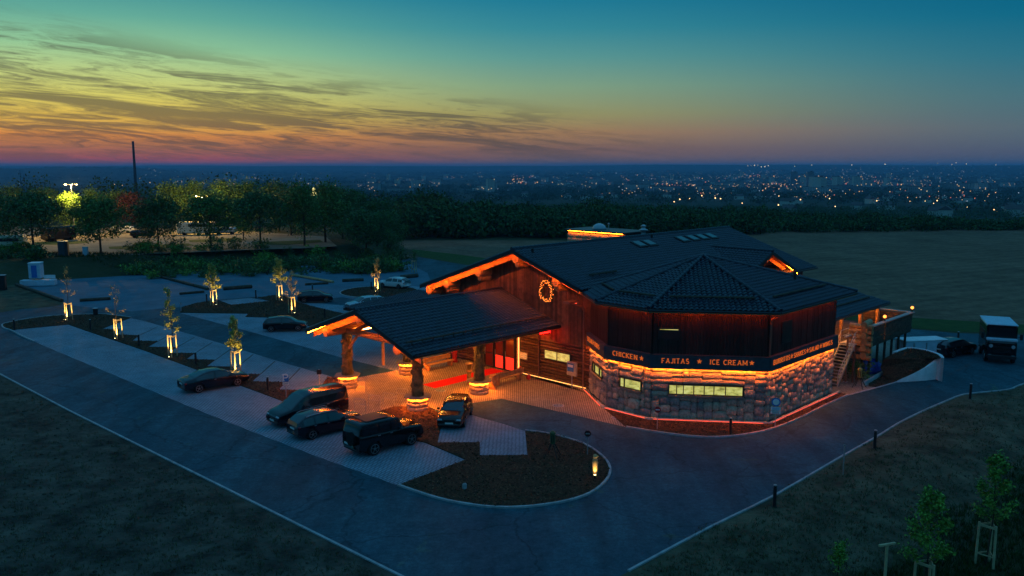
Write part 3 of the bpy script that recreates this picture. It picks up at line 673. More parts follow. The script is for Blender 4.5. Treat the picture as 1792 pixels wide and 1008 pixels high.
# sign band, cladding, LED line
def _arc(cx, cy, rx, ry, a0, a1, n=7): return [(cx + rx * math.cos(R(a0 + (a1 - a0) * k / n)), cy + ry * math.sin(R(a0 + (a1 - a0) * k / n))) for k in range(n + 1)]
_B = [[(0, 0), (0, 1)]]
GLYPH = {'A': [[(0, 0), (.36, 1)], [(.36, 1), (.72, 0)], ['t', (.16, .34), (.56, .34)]], 'B': _B + [['t', (0, 1), (.35, 1)] , _arc(.32, .76, .28, .24, 90, -90), _arc(.32, .26, .34, .26, 90, -90), ['t', (0, .5), (.35, .5)], ['t', (0, 0), (.35, 0)]],
    'C': [_arc(.36, .5, .36, .5, 50, 310, 12)], 'D': _B + [['t', (0, 1), (.25, 1)], _arc(.25, .5, .42, .5, 90, -90, 10), ['t', (0, 0), (.25, 0)]], 'E': _B + [['t', (0, 1), (.56, 1)], ['t', (0, .5), (.42, .5)], ['t', (0, 0), (.58, 0)]],
    'F': _B + [['t', (0, 1), (.58, 1)], ['t', (0, .5), (.44, .5)]], 'G': [_arc(.36, .5, .36, .5, 50, 330, 12), ['t', (.4, .42), (.74, .42)]], 'H': _B + [[(.64, 0), (.64, 1)], ['t', (0, .5), (.64, .5)]], 'I': _B, 'J': [[(.4, 1), (.4, .25)], _arc(.2, .25, .2, .25, 0, -160)],
    'K': _B + [[(.6, 1), (.06, .46)], [(.2, .56), (.66, 0)]], 'L': _B + [['t', (0, 0), (.55, 0)]], 'M': [[(0, 0), (0, 1)], [(0, 1), (.42, .2)], [(.42, .2), (.84, 1)], [(.84, 1), (.84, 0)]], 'N': [[(0, 0), (0, 1)], [(0, 1), (.64, 0)], [(.64, 0), (.64, 1)]],
    'O': [_arc(.38, .5, .38, .5, 0, 360, 16)], 'P': _B + [['t', (0, 1), (.32, 1)], _arc(.32, .74, .3, .26, 90, -90), ['t', (0, .48), (.32, .48)]], 'R': _B + [['t', (0, 1), (.32, 1)], _arc(.32, .75, .3, .25, 90, -90), ['t', (0, .5), (.32, .5)], [(.3, .5), (.66, 0)]],
    'S': [_arc(.3, .75, .27, .25, 40, 270, 9) + _arc(.3, .25, .3, .25, 90, -140, 9)], 'T': [[(.34, 0), (.34, 1)], ['t', (0, 1), (.68, 1)]], 'U': [[(0, 1), (0, .3)], _arc(.32, .3, .32, .3, 180, 360, 8), [(.64, .3), (.64, 1)]], 'W': [[(0, 1), (.24, 0)], [(.24, 0), (.5, .9)], [(.5, .9), (.76, 0)], [(.76, 0), (1.0, 1)]]}
def lettering(txt, size):
    """slab serif capitals built from strokes"""
    b = MB(); x0 = 0.0
    for ch in txt:
        if ch == ' ': x0 += .5; continue
        wd = 0
        for st in GLYPH[ch]:
            w = .17
            if st[0] == 't': w = .12; st = st[1:]
            wd = max(wd, max(p[0] for p in st))
            for p, q in zip(st, st[1:]): b.beam((x0 + p[0], p[1], 0), (x0 + q[0], q[1], 0), .05 + random.uniform(0, .012), w, up=(.013, .009, 1)) if False else b.beam((x0 + p[0], p[1], 0), (x0 + q[0], q[1], 0), w, .05 + random.uniform(0, .02))
            if len(st) == 2 and abs(st[0][1] - st[1][1]) > .3:
                for p in st:
                    if p[1] in (0, 1) and ch != 'O': b.beam((x0 + p[0] - .17, abs(p[1] - .045), 0), (x0 + p[0] + .17, abs(p[1] - .045), 0), .09, .05 + random.uniform(0, .02))
        x0 += wd + .40
    b.v = [(x * size, y * size, z * size) for x, y, z in b.v]
    return b.mesh('lettering', None)
M['letters'] = emit('orange_sign_letters', (1, .18, .022), .48, False)
def star(b, i, s, z, r):
    a, d, n, L = face(i); P = []; ring = []
    for t in (.345, .375):
        for k in range(10):
            rr = r if k % 2 == 0 else r * .42; an = math.pi / 2 + k * math.pi / 5
            q = a + d * (s - rr * math.cos(an)) + n * t; P.append((q.x, q.y, z + rr * math.sin(an)))
    b.add(P, [tuple(range(9, -1, -1)), tuple(range(10, 20))] + [(k, (k + 1) % 10, 10 + (k + 1) % 10, 10 + k) for k in range(10)])
WORDS = {1: [('FAJITAS', 5.67, 4.16), ('*', 3.61, 0), ('ICE CREAM', 3.06, 1.03), ('*', .82, 0)], 2: [('CHICKEN', 2.5, .75), ('*', .48, 0)],
         0: [('BURRITOS', 8.4, 6.45), ('*', 6.25, 0), ('SHAKES', 5.98, 4.5), ('*', 4.27, 0), ('SALAD', 4.0, 2.75), ('*', 2.5, 0), ('WINGS', 2.25, .85)], 3: [('STEAK', 3.6, 2.4), ('*', 2.2, 0), ('RIBS', 1.95, .9)]}
for i in range(4):
    a, d, n, L = face(i)
    rev = i == 0                                   # text runs against the face direction except on the right flank
    s_b = BB(); fbox(s_b, i, -.14 if i in (1, 2, 3) else 0, L + (.14 if i in (0, 1, 2) else 0), 3.02, 3.74, -.02, .34); sg = bpart('signboard', s_b, M['sign_dark'])
    s_b = BB(); fbox(s_b, i, -.14 if i in (1, 2, 3) else 0, L + (.14 if i in (0, 1, 2) else 0), 2.95, 3.018, .30, .345); s_b.build('drip_edge', M['fascia'], sg)
    for txt, sL, sR in WORDS[i]:
        if txt == '*': sb = BB(); star(sb, i, sL, 3.42, .15); sb.build('star', M['letters'], sg); continue
        me = lettering(txt, .42 * K); xs = [q.co.x for q in me.vertices]; w = max(xs) - min(xs); ys = [q.co.y for q in me.vertices]; hh = max(ys) - min(ys)
        me.materials.clear(); me.materials.append(M['letters'])
        o = link('lettering', me, sg); tgt = abs(sL - sR) * K
        # left end as seen from outside is at larger s
        q = a + d * sL + n * .352; xa = -d; zu = Vector((0, 0, 1)); za = xa.cross(zu)
        mt = Matrix((xa, zu, n)).transposed().to_4x4(); sc = Matrix.Diagonal((tgt / w, .30 * K / hh, 1, 1))
        p = TB((q.x, q.y, 3.28)); o.matrix_local = Matrix.Translation(p) @ mt @ sc @ Matrix.Translation((-min(xs), 0, 0))
    b = BB(); q0 = a + n * .28; q1 = a + d * L + n * .28; led((q0.x, q0.y, 2.998), (q1.x, q1.y, 2.998), 'led_sign', .018)
    cb = BB(); s = 0.0
    while s < L - .02:
        w = min(.18, L - s); t = random.uniform(0, .03); fbox(cb, i, s, s + w * .93, 3.745, 6.3, -.02, .10 + t); s += .18
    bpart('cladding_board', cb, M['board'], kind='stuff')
    # downlight strip under the eaves
    q0 = a + n * .34 + d * .2; q1 = a + d * (L - .2) + n * .34; led((q0.x, q0.y, 6.185), (q1.x, q1.y, 6.185), 'led_red', .013)
    q0 = a + n * .50 + d * .1; q1 = a + d * (L - .1) + n * .50; led((q0.x, q0.y, .10), (q1.x, q1.y, .10), 'led_kerb', .013)
wb = BB(); fbox(wb, 1, 4.70, 5.86, 4.55, 5.22, .1, .16); bw = bpart('window', wb, M['dark']); pb = BB(); fbox(pb, 1, 4.78, 5.78, 5.10, 5.135, .16, .175); pb.build('light_slit', M['win'], bw)
wb = BB(); fbox(wb, 0, 6.0, 7.2, 4.2, 5.5, .1, .17); bw = bpart('window', wb, M['dark']); pb = BB(); fbox(pb, 0, 6.06, 7.14, 4.26, 5.44, .17, .18); pb.build('pane', M['glass'], bw)
# tower roof
AP = Vector((44.5, 27.1, 8.5)); EZ = 6.34; ov = .95
def offs(i):                                       # eave corner at the joint of face i-1 and i
    n1 = face(i - 1)[2]; n2 = face(i)[2]; q = Vector((*TP[i], 0)); return q + (n1 + n2) * (ov / (1 + n1.dot(n2)))
E_ = [Vector((50.75, 20.05, EZ))] + [Vector((*offs(i).xy, EZ)) for i in (1, 2, 3)] + [Vector((39.3, 32.6, EZ))]
E_.insert(0, Vector((50.75, 30.6, EZ)))
for p, q in zip(E_, E_[1:]):
    e = (q - p).normalized(); ap = AP - p; al = ap.dot(e); s = ap - e * al; h = s.length
    roof('tower_roof', p, e, s, [(0, 0), ((q - p).length, 0), (al, h)])
    gutter(p + Vector((0, 0, -.04)), q + Vector((0, 0, -.04)))
    sd = s.normalized(); g0, g1 = p.lerp(AP, .17), q.lerp(AP, .17); up = Vector((0, 0, .2))
    guard(g0.lerp(g1, .1) + up, g0.lerp(g1, .9) + up)
    sf = BB(); inn = [x + (AP - x) * .13 for x in (p, q)]
    sf.hexa([(p.x, p.y, EZ - .16), (q.x, q.y, EZ - .16), (inn[1].x, inn[1].y, EZ - .16), (inn[0].x, inn[0].y, EZ - .16), (p.x, p.y, EZ - .12), (q.x, q.y, EZ - .12), (inn[1].x, inn[1].y, EZ - .12), (inn[0].x, inn[0].y, EZ - .12)]); bpart('soffit', sf, M['soffit'])
for q in E_[1:]: ridge(q + Vector((0, 0, .1)), AP + Vector((0, 0, .1)), .11)
b = BB(); b.lathe((AP.x, AP.y, AP.z - .05), [(.22, 0), (.2, .18), (.1, .26)], 10); bpart('roof_finial', b, M['tile'])
b = BB(); b.cyl((47.6, 22.6, 6.9), (47.6, 22.6, 7.75), .09, .09, 10); bpart('vent_pipe', b, M['dark'])
# cross gable
CU, CZ, CS, CV = 58.3, 7.62, .42, 29.5
for sg in (1, -1):
    roof('cross_roof', (CU + sg * 4.5, CV, CZ - 4.5 * CS), (0, 1, 0), (-sg, 0, CS), [(0, 0), (.6, 0), (5.6, 4.5 * math.hypot(1, CS)), (0, 4.5 * math.hypot(1, CS))])
    b = BB(); b.hexa([(CU + sg * 4.5, CV - .03, CZ - 4.5 * CS - .25), (CU, CV - .03, CZ - .25), (CU, CV + .03, CZ - .25), (CU + sg * 4.5, CV + .03, CZ - 4.5 * CS - .25), (CU + sg * 4.5, CV - .03, CZ - 4.5 * CS + .02), (CU, CV - .03, CZ + .02), (CU, CV + .03, CZ + .02), (CU + sg * 4.5, CV + .03, CZ - 4.5 * CS + .02)]); bpart('verge_board', b, M['fascia'])
    b = BB(); b.hexa([(CU + sg * 4.5, CV + .05, CZ - 4.5 * CS - .21), (CU, CV + .05, CZ - .21), (CU, CV + .48, CZ - .21), (CU + sg * 4.5, CV + .48, CZ - 4.5 * CS - .21), (CU + sg * 4.5, CV + .05, CZ - 4.5 * CS - .18), (CU, CV + .05, CZ - .18), (CU, CV + .48, CZ - .18), (CU + sg * 4.5, CV + .48, CZ - 4.5 * CS - .18)]); bpart('soffit', b, M['soffit'])
    led((CU + sg * 4.4, CV + .06, CZ - 4.4 * CS - .235), (CU + sg * .1, CV + .06, CZ - .235), 'led_fine', .010)
for sg in (1, -1):
    b = BB(); P = [(CU + sg * 4.3, CV + .5, CZ - 4.3 * CS), (CU, CV + .5, CZ), (CU, CV + .56, CZ), (CU + sg * 4.3, CV + .56, CZ - 4.3 * CS)]
    b.hexa([(x, y, z - .56) for x, y, z in P] + [(x, y, z - .19) for x, y, z in P]); bpart('barge_board', b, M['soffit'])
ridge((CU, CV - .03, CZ + .06), (CU, 35.0, CZ + .06))
b = BB(); b.add([(CU - 4, 30.8, 0), (CU + 4, 30.8, 0), (CU + 4, 30.8, CZ - 4 * CS - .2), (CU, 30.8, CZ - .2), (CU - 4, 30.8, CZ - 4 * CS - .2), (CU - 4, 31.6, 0), (CU + 4, 31.6, 0), (CU + 4, 31.6, CZ - 4 * CS - .2), (CU, 31.6, CZ - .2), (CU - 4, 31.6, CZ - 4 * CS - .2)], [(0, 1, 2, 3, 4), (9, 8, 7, 6, 5), (0, 5, 6, 1), (1, 6, 7, 2), (4, 9, 5, 0)]); bpart('cross_wall', b, M['log'])
for du in (-2.6, 0, 2.6):
    b = BB(); zz = CZ - abs(du) * CS - .6; b.cyl((CU + du, CV + .35, zz), (CU + du, 30.9, zz), .25, .27, 12); bpart('purlin_end', b, M['log'])
# lean-to roof over the terrace
LV, LZ, LS = 22.4, 3.98, .26
roof('lean_to_roof', (50.9, LV, LZ), (1, 0, 0), (0, 1, LS), [(0, 0), (12, 0), (10.2, 6.4), (0, 6.4)])
gutter((50.9, LV, LZ - .04), (62.9, LV, LZ - .04)); guard((51.2, LV + 1.1, LZ + .45), (61.8, LV + 1.1, LZ + .45))
for u in (52.4, 55.6, 58.8, 62.0):
    b = BB(); b.cyl((u, LV + .5, 2.3), (u, LV + .5, LZ - .1), .13, .13, 10); bpart('terrace_post', b, M['log'])
led((51.2, LV + .7, LZ - .1), (62.3, LV + .7, LZ - .1), 'led_porch', .010)
b = BB(); b.box((56.5, 27.0, 3.3), (12.5, .12, 2.2)); tw = bpart('terrace_wall', b, M['log'])
for k in range(5):
    p = BB(); p.box((52.2 + k * 1.9, 26.92, 3.15), (1.25, .06, 1.3)); p.build('window', M['amber'], tw)
b = BB(); b.box((58.5, 24.0, 2.2), (8.2, 6.6, .22)); bpart('terrace_deck', b, M['darkwood'])
b = BB(); b.box((57.0, 25.4, 1.05), (11.6, 3.2, 2.06)); bpart('terrace_base', b, M['dark'])
for u in np.arange(53.2, 62.6, 1.3):
    b = BB(); b.cyl((u, 20.95, .0), (u, 20.95, 2.08), .09, .09, 8); bpart('terrace_post', b, M['darkwood'])
for k in range(5):                                 # plank parapet
    for u0, u1 in ((54.6, 57.2), (57.35, 62.4)):
        b = BB(); b.box(((u0 + u1) / 2, 20.62 + random.uniform(-.015, .015), 2.42 + k * .225), (u1 - u0, .06, .205)); bpart('parapet_plank', b, M['darkwood'])
    b = BB(); b.box((62.42, 22.4, 2.42 + k * .225), (.06, 3.4, .205)); bpart('parapet_plank', b, M['darkwood'])
for u0, u1 in ((54.5, 57.2), (57.3, 62.55)):
    b = BB(); b.box(((u0 + u1) / 2, 20.62, 3.56), (u1 - u0, .34, .06)); bpart('parapet_cap', b, M['zinc'])
b = BB(); b.box((62.45, 22.6, 3.56), (.34, 3.6, .06)); bpart('parapet_cap', b, M['zinc'])
for z, dv in ((3.75, 0), (3.42, .12), (3.02, 0), (2.62, .12), (2.2, 0), (1.7, .1)):           # crossed log ends of the terrace corner
    b = BB(); b.cyl((54.0 + dv, 20.75, z), (55.5, 20.95, z), .2, .2, 12); bpart('log_end', b, M['log'])
    b = BB(); b.cyl((54.35, 20.3, z - .18), (54.35, 21.8, z - .18), .17, .17, 12); bpart('log_end', b, M['log'])
# stone chimney block with its cap, dome and flue
b = BB(); b.prism([(55, 40.9), (58, 40.9), (58, 47), (55, 47)], 4.5, 8.5); ch = bpart('chimney_block', b, M['mortar'])
for r in range(5):
    v = 40.92
    while v < 46.9:
        w = min(random.uniform(.4, .95), 47 - v); o = link('stone', random.choice(warm_mesh), ch); o.location = TB((54.98, v + w / 2, 6.5 + r * .4)); o.scale = (.24 * K, (w - .02) * K * 1.04, .39 * K * 1.02); v += w
b = BB(); b.box((56.45, 43.95, 8.56), (3.6, 6.5, .12)); bpart('chimney_cap', b, M['fascia'])
led((54.82, 41.0, 8.49), (54.82, 46.9, 8.49), 'led', .02)
b = BB(); b.lathe((56.3, 44.6, 8.62), [(.62, 0), (.6, .12), (.5, .32), (.3, .46), (.08, .52)], 16); bpart('dome_skylight', b, M['lens'], smooth=True)
b = BB(); b.cyl((55.8, 43.2, 8.6), (55.8, 43.2, 9.15), .035, .035, 6).ball((55.8, 43.2, 9.18), .09, 8); bpart('aerial', b, M['steel'])
b = BB(); b.lathe((56.6, 40.2, 7.7), [(.42, 0), (.38, .5), (.20, .7), (.20, 1.0), (.36, 1.06), (.36, 1.12), (.16, 1.2), (.16, 1.34), (.26, 1.4), (.08, 1.52)], 14); bpart('flue_cowl', b, M['steel'], smooth=True)
# roof windows on the hall's right slope
for u in (50.6, 51.9, 56.4, 57.9, 59.3, 60.7):
    v0, v1 = 35.8, 36.75; P = lambda v, h: zr(v) + h
    b = BB(); b.hexa([(u - .52, v0, P(v0, 0)), (u + .52, v0, P(v0, 0)), (u + .52, v1, P(v1, 0)), (u - .52, v1, P(v1, 0)), (u - .52, v0, P(v0, .2)), (u + .52, v0, P(v0, .2)), (u + .52, v1, P(v1, .2)), (u - .52, v1, P(v1, .2))]); w = bpart('roof_window', b, M['dark'])
    b = BB(); b.hexa([(u - .38, v0 + .1, P(v0 + .1, .2)), (u + .38, v0 + .1, P(v0 + .1, .2)), (u + .38, v1 - .1, P(v1 - .1, .2)), (u - .38, v1 - .1, P(v1 - .1, .2)), (u - .38, v0 + .1, P(v0 + .1, .225)), (u + .38, v0 + .1, P(v0 + .1, .225)), (u + .38, v1 - .1, P(v1 - .1, .225)), (u - .38, v1 - .1, P(v1 - .1, .225))]); b.build('pane', M['glass'], w)
for u, v in ((39.6, 36.9), (53.5, 37.2)):
    b = BB(); b.cyl((u, v, zr(v)), (u, v, zr(v) + .35), .09, .09, 8); bpart('vent_pipe', b, M['dark'])
guard((40.6, 32.9, zr(32.9) + .25), (43.4, 32.9, zr(32.9) + .25))
gutter((50.9, 29.45, zr(29.5) - .05), (66.0, 29.45, zr(29.5) - .05))
# --- entrance porch
PV, PZ, PS, PE = 40.05, 5.62, .343, 5.38; pz = lambda v: PZ - PS * abs(v - PV)
for sg in (1, -1):
    roof('porch_roof', (27.75, PV + sg * PE, pz(PV + PE)), (1, 0, 0), (0, -sg, PS), [(0, 0), (12.2, 0), (12.2, PE * math.hypot(1, PS)), (0, PE * math.hypot(1, PS))])
    vE = PV + sg * PE; zE = pz(vE)
    for u0, u1, z0, z1, nm, m_ in ((27.68, 27.74, -.24, .03, 'verge_board', 'fascia'), (27.76, 28.23, -.19, -.165, 'soffit', 'soffit'), (28.24, 28.30, -.55, -.17, 'barge_board', 'soffit'), (28.31, 39.9, -.19, -.165, 'inner_soffit', 'log')):
        b = BB(); b.hexa([(u0, vE, zE + z0), (u1, vE, zE + z0), (u1, PV, PZ + z0), (u0, PV, PZ + z0), (u0, vE, zE + z1), (u1, vE, zE + z1), (u1, PV, PZ + z1), (u0, PV, PZ + z1)]); bpart(nm, b, M[m_])
    gutter((27.8, vE, zE - .05), (39.9, vE, zE - .05))
    led((27.77, vE - sg * .1, zE - .215), (27.77, PV + sg * .1, PZ - .215), 'led_fine', .011 if sg > 0 else .007)
    b = BB(); zc = pz(PV + sg * 3.55) - .62; b.cyl((27.95, PV + sg * 3.55, zc), (39.9, PV + sg * 3.55, zc), .27, .27, 12); bpart('eave_log', b, M['log'])
    led((29.9, PV + sg * 3.2, zc - .1), (39.2, PV + sg * 3.2, zc - .1), 'led_porch', .014)
ridge((27.7, PV, PZ + .06), (39.9, PV, PZ + .06))
guard((28.0, PV - 4.45, pz(PV - 4.45) + .25), (39.6, PV - 4.45, pz(PV - 4.45) + .25))
b = BB(); b.cyl((27.9, PV, PZ - .5), (39.9, PV, PZ - .5), .27, .27, 14); bpart('ridge_log', b, M['log'])
for u in (29.5, 34.4):
    b = BB(); b.cyl((u, PV - 4.3, 3.72), (u, PV + 4.3, 3.72), .2, .2, 12); bpart('tie_beam', b, M['log'])
    b = BB(); b.cyl((u, PV, 3.8), (u, PV, PZ - .6), .16, .16, 10); bpart('king_post', b, M['log'])
    for sg in (1, -1):
        b = BB(); b.cyl((u, PV + sg * 2.6, 3.8), (u, PV + sg * .2, PZ - .8), .14, .14, 10); bpart('truss_strut', b, M['log'])
        b = BB(); b.cyl((u, PV + sg * 3.4, 2.5), (u, PV + sg * 2.3, 3.6), .09, .09, 8); bpart('knee_brace', b, M['log'])
CB = []
for u in (29.5, 34.4):
    for v in (36.55, 43.6):
        prof = [(.36, .78), (.35, 1.2), (.325, 1.6), (.31, 2.2), (.30, 2.8), (.29, 3.3), (.30, 3.9)]
        b = BB(); b.lathe((u, v, 0), prof, 18); c = bpart('porch_column', b, M['greenwood'], smooth=True)
        cv = BB()                                   # carved relief winding up the trunk
        for k in range(22):
            t = k * .9 + v; zz = 1.0 + k * .115; rr = .33 - k * .0015
            cv.ball((u + rr * math.cos(t), v + rr * math.sin(t), zz), random.uniform(.07, .12), 8, (.8, .8, random.uniform(.8, 1.7)))
        cv.build('carving', M['greenwood'], c, smooth=True, kind='stuff')
        b = BB(); b.prism([(u + .47 * math.cos(t), v + .47 * math.sin(t)) for t in [math.pi / 4 * k + math.pi / 8 for k in range(8)]], 0, .74); base = bpart('column_base', b, M['mortar'])
        for r in range(3):
            for k in range(9):
                t = 2 * math.pi * (k + .5 * (r % 2)) / 9; o = link('stone', warm_mesh[(k * 3 + r) % 4], base); o.location = TB((u + .50 * math.cos(t), v + .50 * math.sin(t), .13 + r * .25)); o.rotation_euler = (0, 0, ROT * 0 + t); o.scale = (.2 * K, .37 * K, .24 * K)
        b = BB(); b.prism([(u + .83 * math.cos(t), v + .83 * math.sin(t)) for t in [math.pi / 4 * k + math.pi / 8 for k in range(8)]], .79, .86); b.build('base_cap', M['stone'][3], base)
        b = BB(); ring = [(u + .67 * math.cos(t), v + .67 * math.sin(t), .775) for t in [math.pi / 4 * k + math.pi / 8 for k in range(9)]]
        for p, q in zip(ring, ring[1:]): b.beam(p, q, .07, .025)
        b.build('led_strip', M['led_sign'], base)
# --- gable wall details
def gbox(u, v0, v1, z0, z1, t): b = BB(); b.hexa([(u - t, v0, z0), (u, v0, z0), (u, v1, z0), (u - t, v1, z0), (u - t, v0, z1), (u, v0, z1), (u, v1, z1), (u - t, v1, z1)]); return b
w = bpart('window', gbox(39.9, 33.72, 35.95, 1.42, 2.05, .12), M['dark'])
gbox(39.78, 33.78, 34.8, 1.48, 2.0, .02).build('pane', M['win'], w); gbox(39.78, 34.9, 35.9, 1.48, 2.0, .02).build('pane', M['win'], w)
bpart('led_strip', gbox(39.8, 38.28, 38.36, .05, 2.72, .05), M['led_warm'])
bpart('corner_trim', gbox(39.84, 38.37, 38.5, 0, 2.74, .1), M['log'])
led((39.76, 32.4, .07), (39.76, 38.2, .07), 'led_warm', .02)
b = BB(); b.tube([(39.0, 34.75, 3.62), (39.75, 36.4, 3.1), (39.78, 36.46, 2.9), (39.78, 36.46, .05)], .05, 8); bpart('downpipe', b, M['copper'])
b = BB(); b.tube([(38.9, 33.2, 5.6), (39.74, 32.7, 5.25), (39.76, 32.62, 5.0), (39.76, 32.62, .05)], .05, 8); bpart('downpipe', b, M['copper'])
a_, d_, n_, L_ = face(1); q = a_ + n_ * .2 + Vector((.1, -.1, 0)); q2 = a_ + n_ * .75 + Vector((.5, -.3, 0))
b = BB(); b.tube([(q2.x, q2.y, 6.1), (q.x, q.y, 5.8), (q.x, q.y, 3.75)], .05, 8); bpart('downpipe', b, M['copper'])
led((38.8, 34.6, 3.55), (39.75, 36.3, 3.05), 'led_pink', .03)
b = BB(); b.beam((39.2, 32.75, 5.55), (39.2, 33.4, 5.55), .05); bpart('led_strip', b, M['led_kerb'])
# recessed entrance: dark walls, glazed door leaves, red curtain light inside
b = BB(); b.box((39.3, 40.5, 2.75), (1.3, 4.3, .12)); bpart('entrance_lintel', b, M['log'])
b = BB(); b.box((39.90, 40.45, 1.35), (.06, 4.2, 2.7)); bpart('entrance_backwall', b, M['redwall'] if 'redwall' in M else M['logboard'])
M['glow'] = emit('red_lobby_light', (1, .03, .012), 1.3)
M['doorglass'] = mat('lobby_glass', (.12, .012, .01), .12, .5)
for v0, v1, lit in ((38.55, 39.5, 1), (39.6, 40.5, 1), (40.6, 41.5, 0), (41.6, 42.5, 1)):
    fr = BB()
    for q0, q1, z0, z1 in ((v0, v1, .03, .12), (v0, v1, 2.5, 2.6), (v0, v0 + .07, .12, 2.5), (v1 - .07, v1, .12, 2.5), (v0 + .07, v1 - .07, 1.0, 1.06)):
        fr.hexa([(39.6, q0, z0), (39.7, q0, z0), (39.7, q1, z0), (39.6, q1, z0), (39.6, q0, z1), (39.7, q0, z1), (39.7, q1, z1), (39.6, q1, z1)])
    dr = bpart('door', fr, M['dark'])
    gbox(39.66, v0 + .07, v1 - .07, .12, 1.0, .02).build('pane', M['glow'] if lit else M['doorglass'], dr); gbox(39.66, v0 + .07, v1 - .07, 1.06, 2.5, .02).build('pane', M['doorglass'], dr)
    b = BB(); b.cyl((39.55, v1 - .12, .9), (39.55, v1 - .12, 1.4), .02, .02, 6); b.build('handle', M['steel'], dr)
for k, v in enumerate((39.0, 40.1, 41.2, 42.2)):
    b = BB(); b.lathe((39.1, v, 2.62), [(.1, 0), (.1, .06)], 10); bpart('ceiling_lamp', b, M['globe'])
# left canopy beside the porch
roof('canopy_roof', (34.3, 51.0, 3.68), (0, -1, 0), (1, 0, .075), [(0, 0), (4.6, 0), (4.6, 7.3), (0, 7.3)])
b = BB(); b.box((38.0, 48.7, 3.82), (7.4, .1, .3)); bpart('fascia_board', b, M['wood'])
for v in (46.8, 50.7):
    b = BB(); b.cyl((34.7, v, 0), (34.7, v, 3.6), .11, .11, 10); bpart('canopy_post', b, M['log'])
b = BB(); b.box((43, 49.0, 1.9), (6, 4.2, 3.8)); bpart('side_wing', b, M['board'])
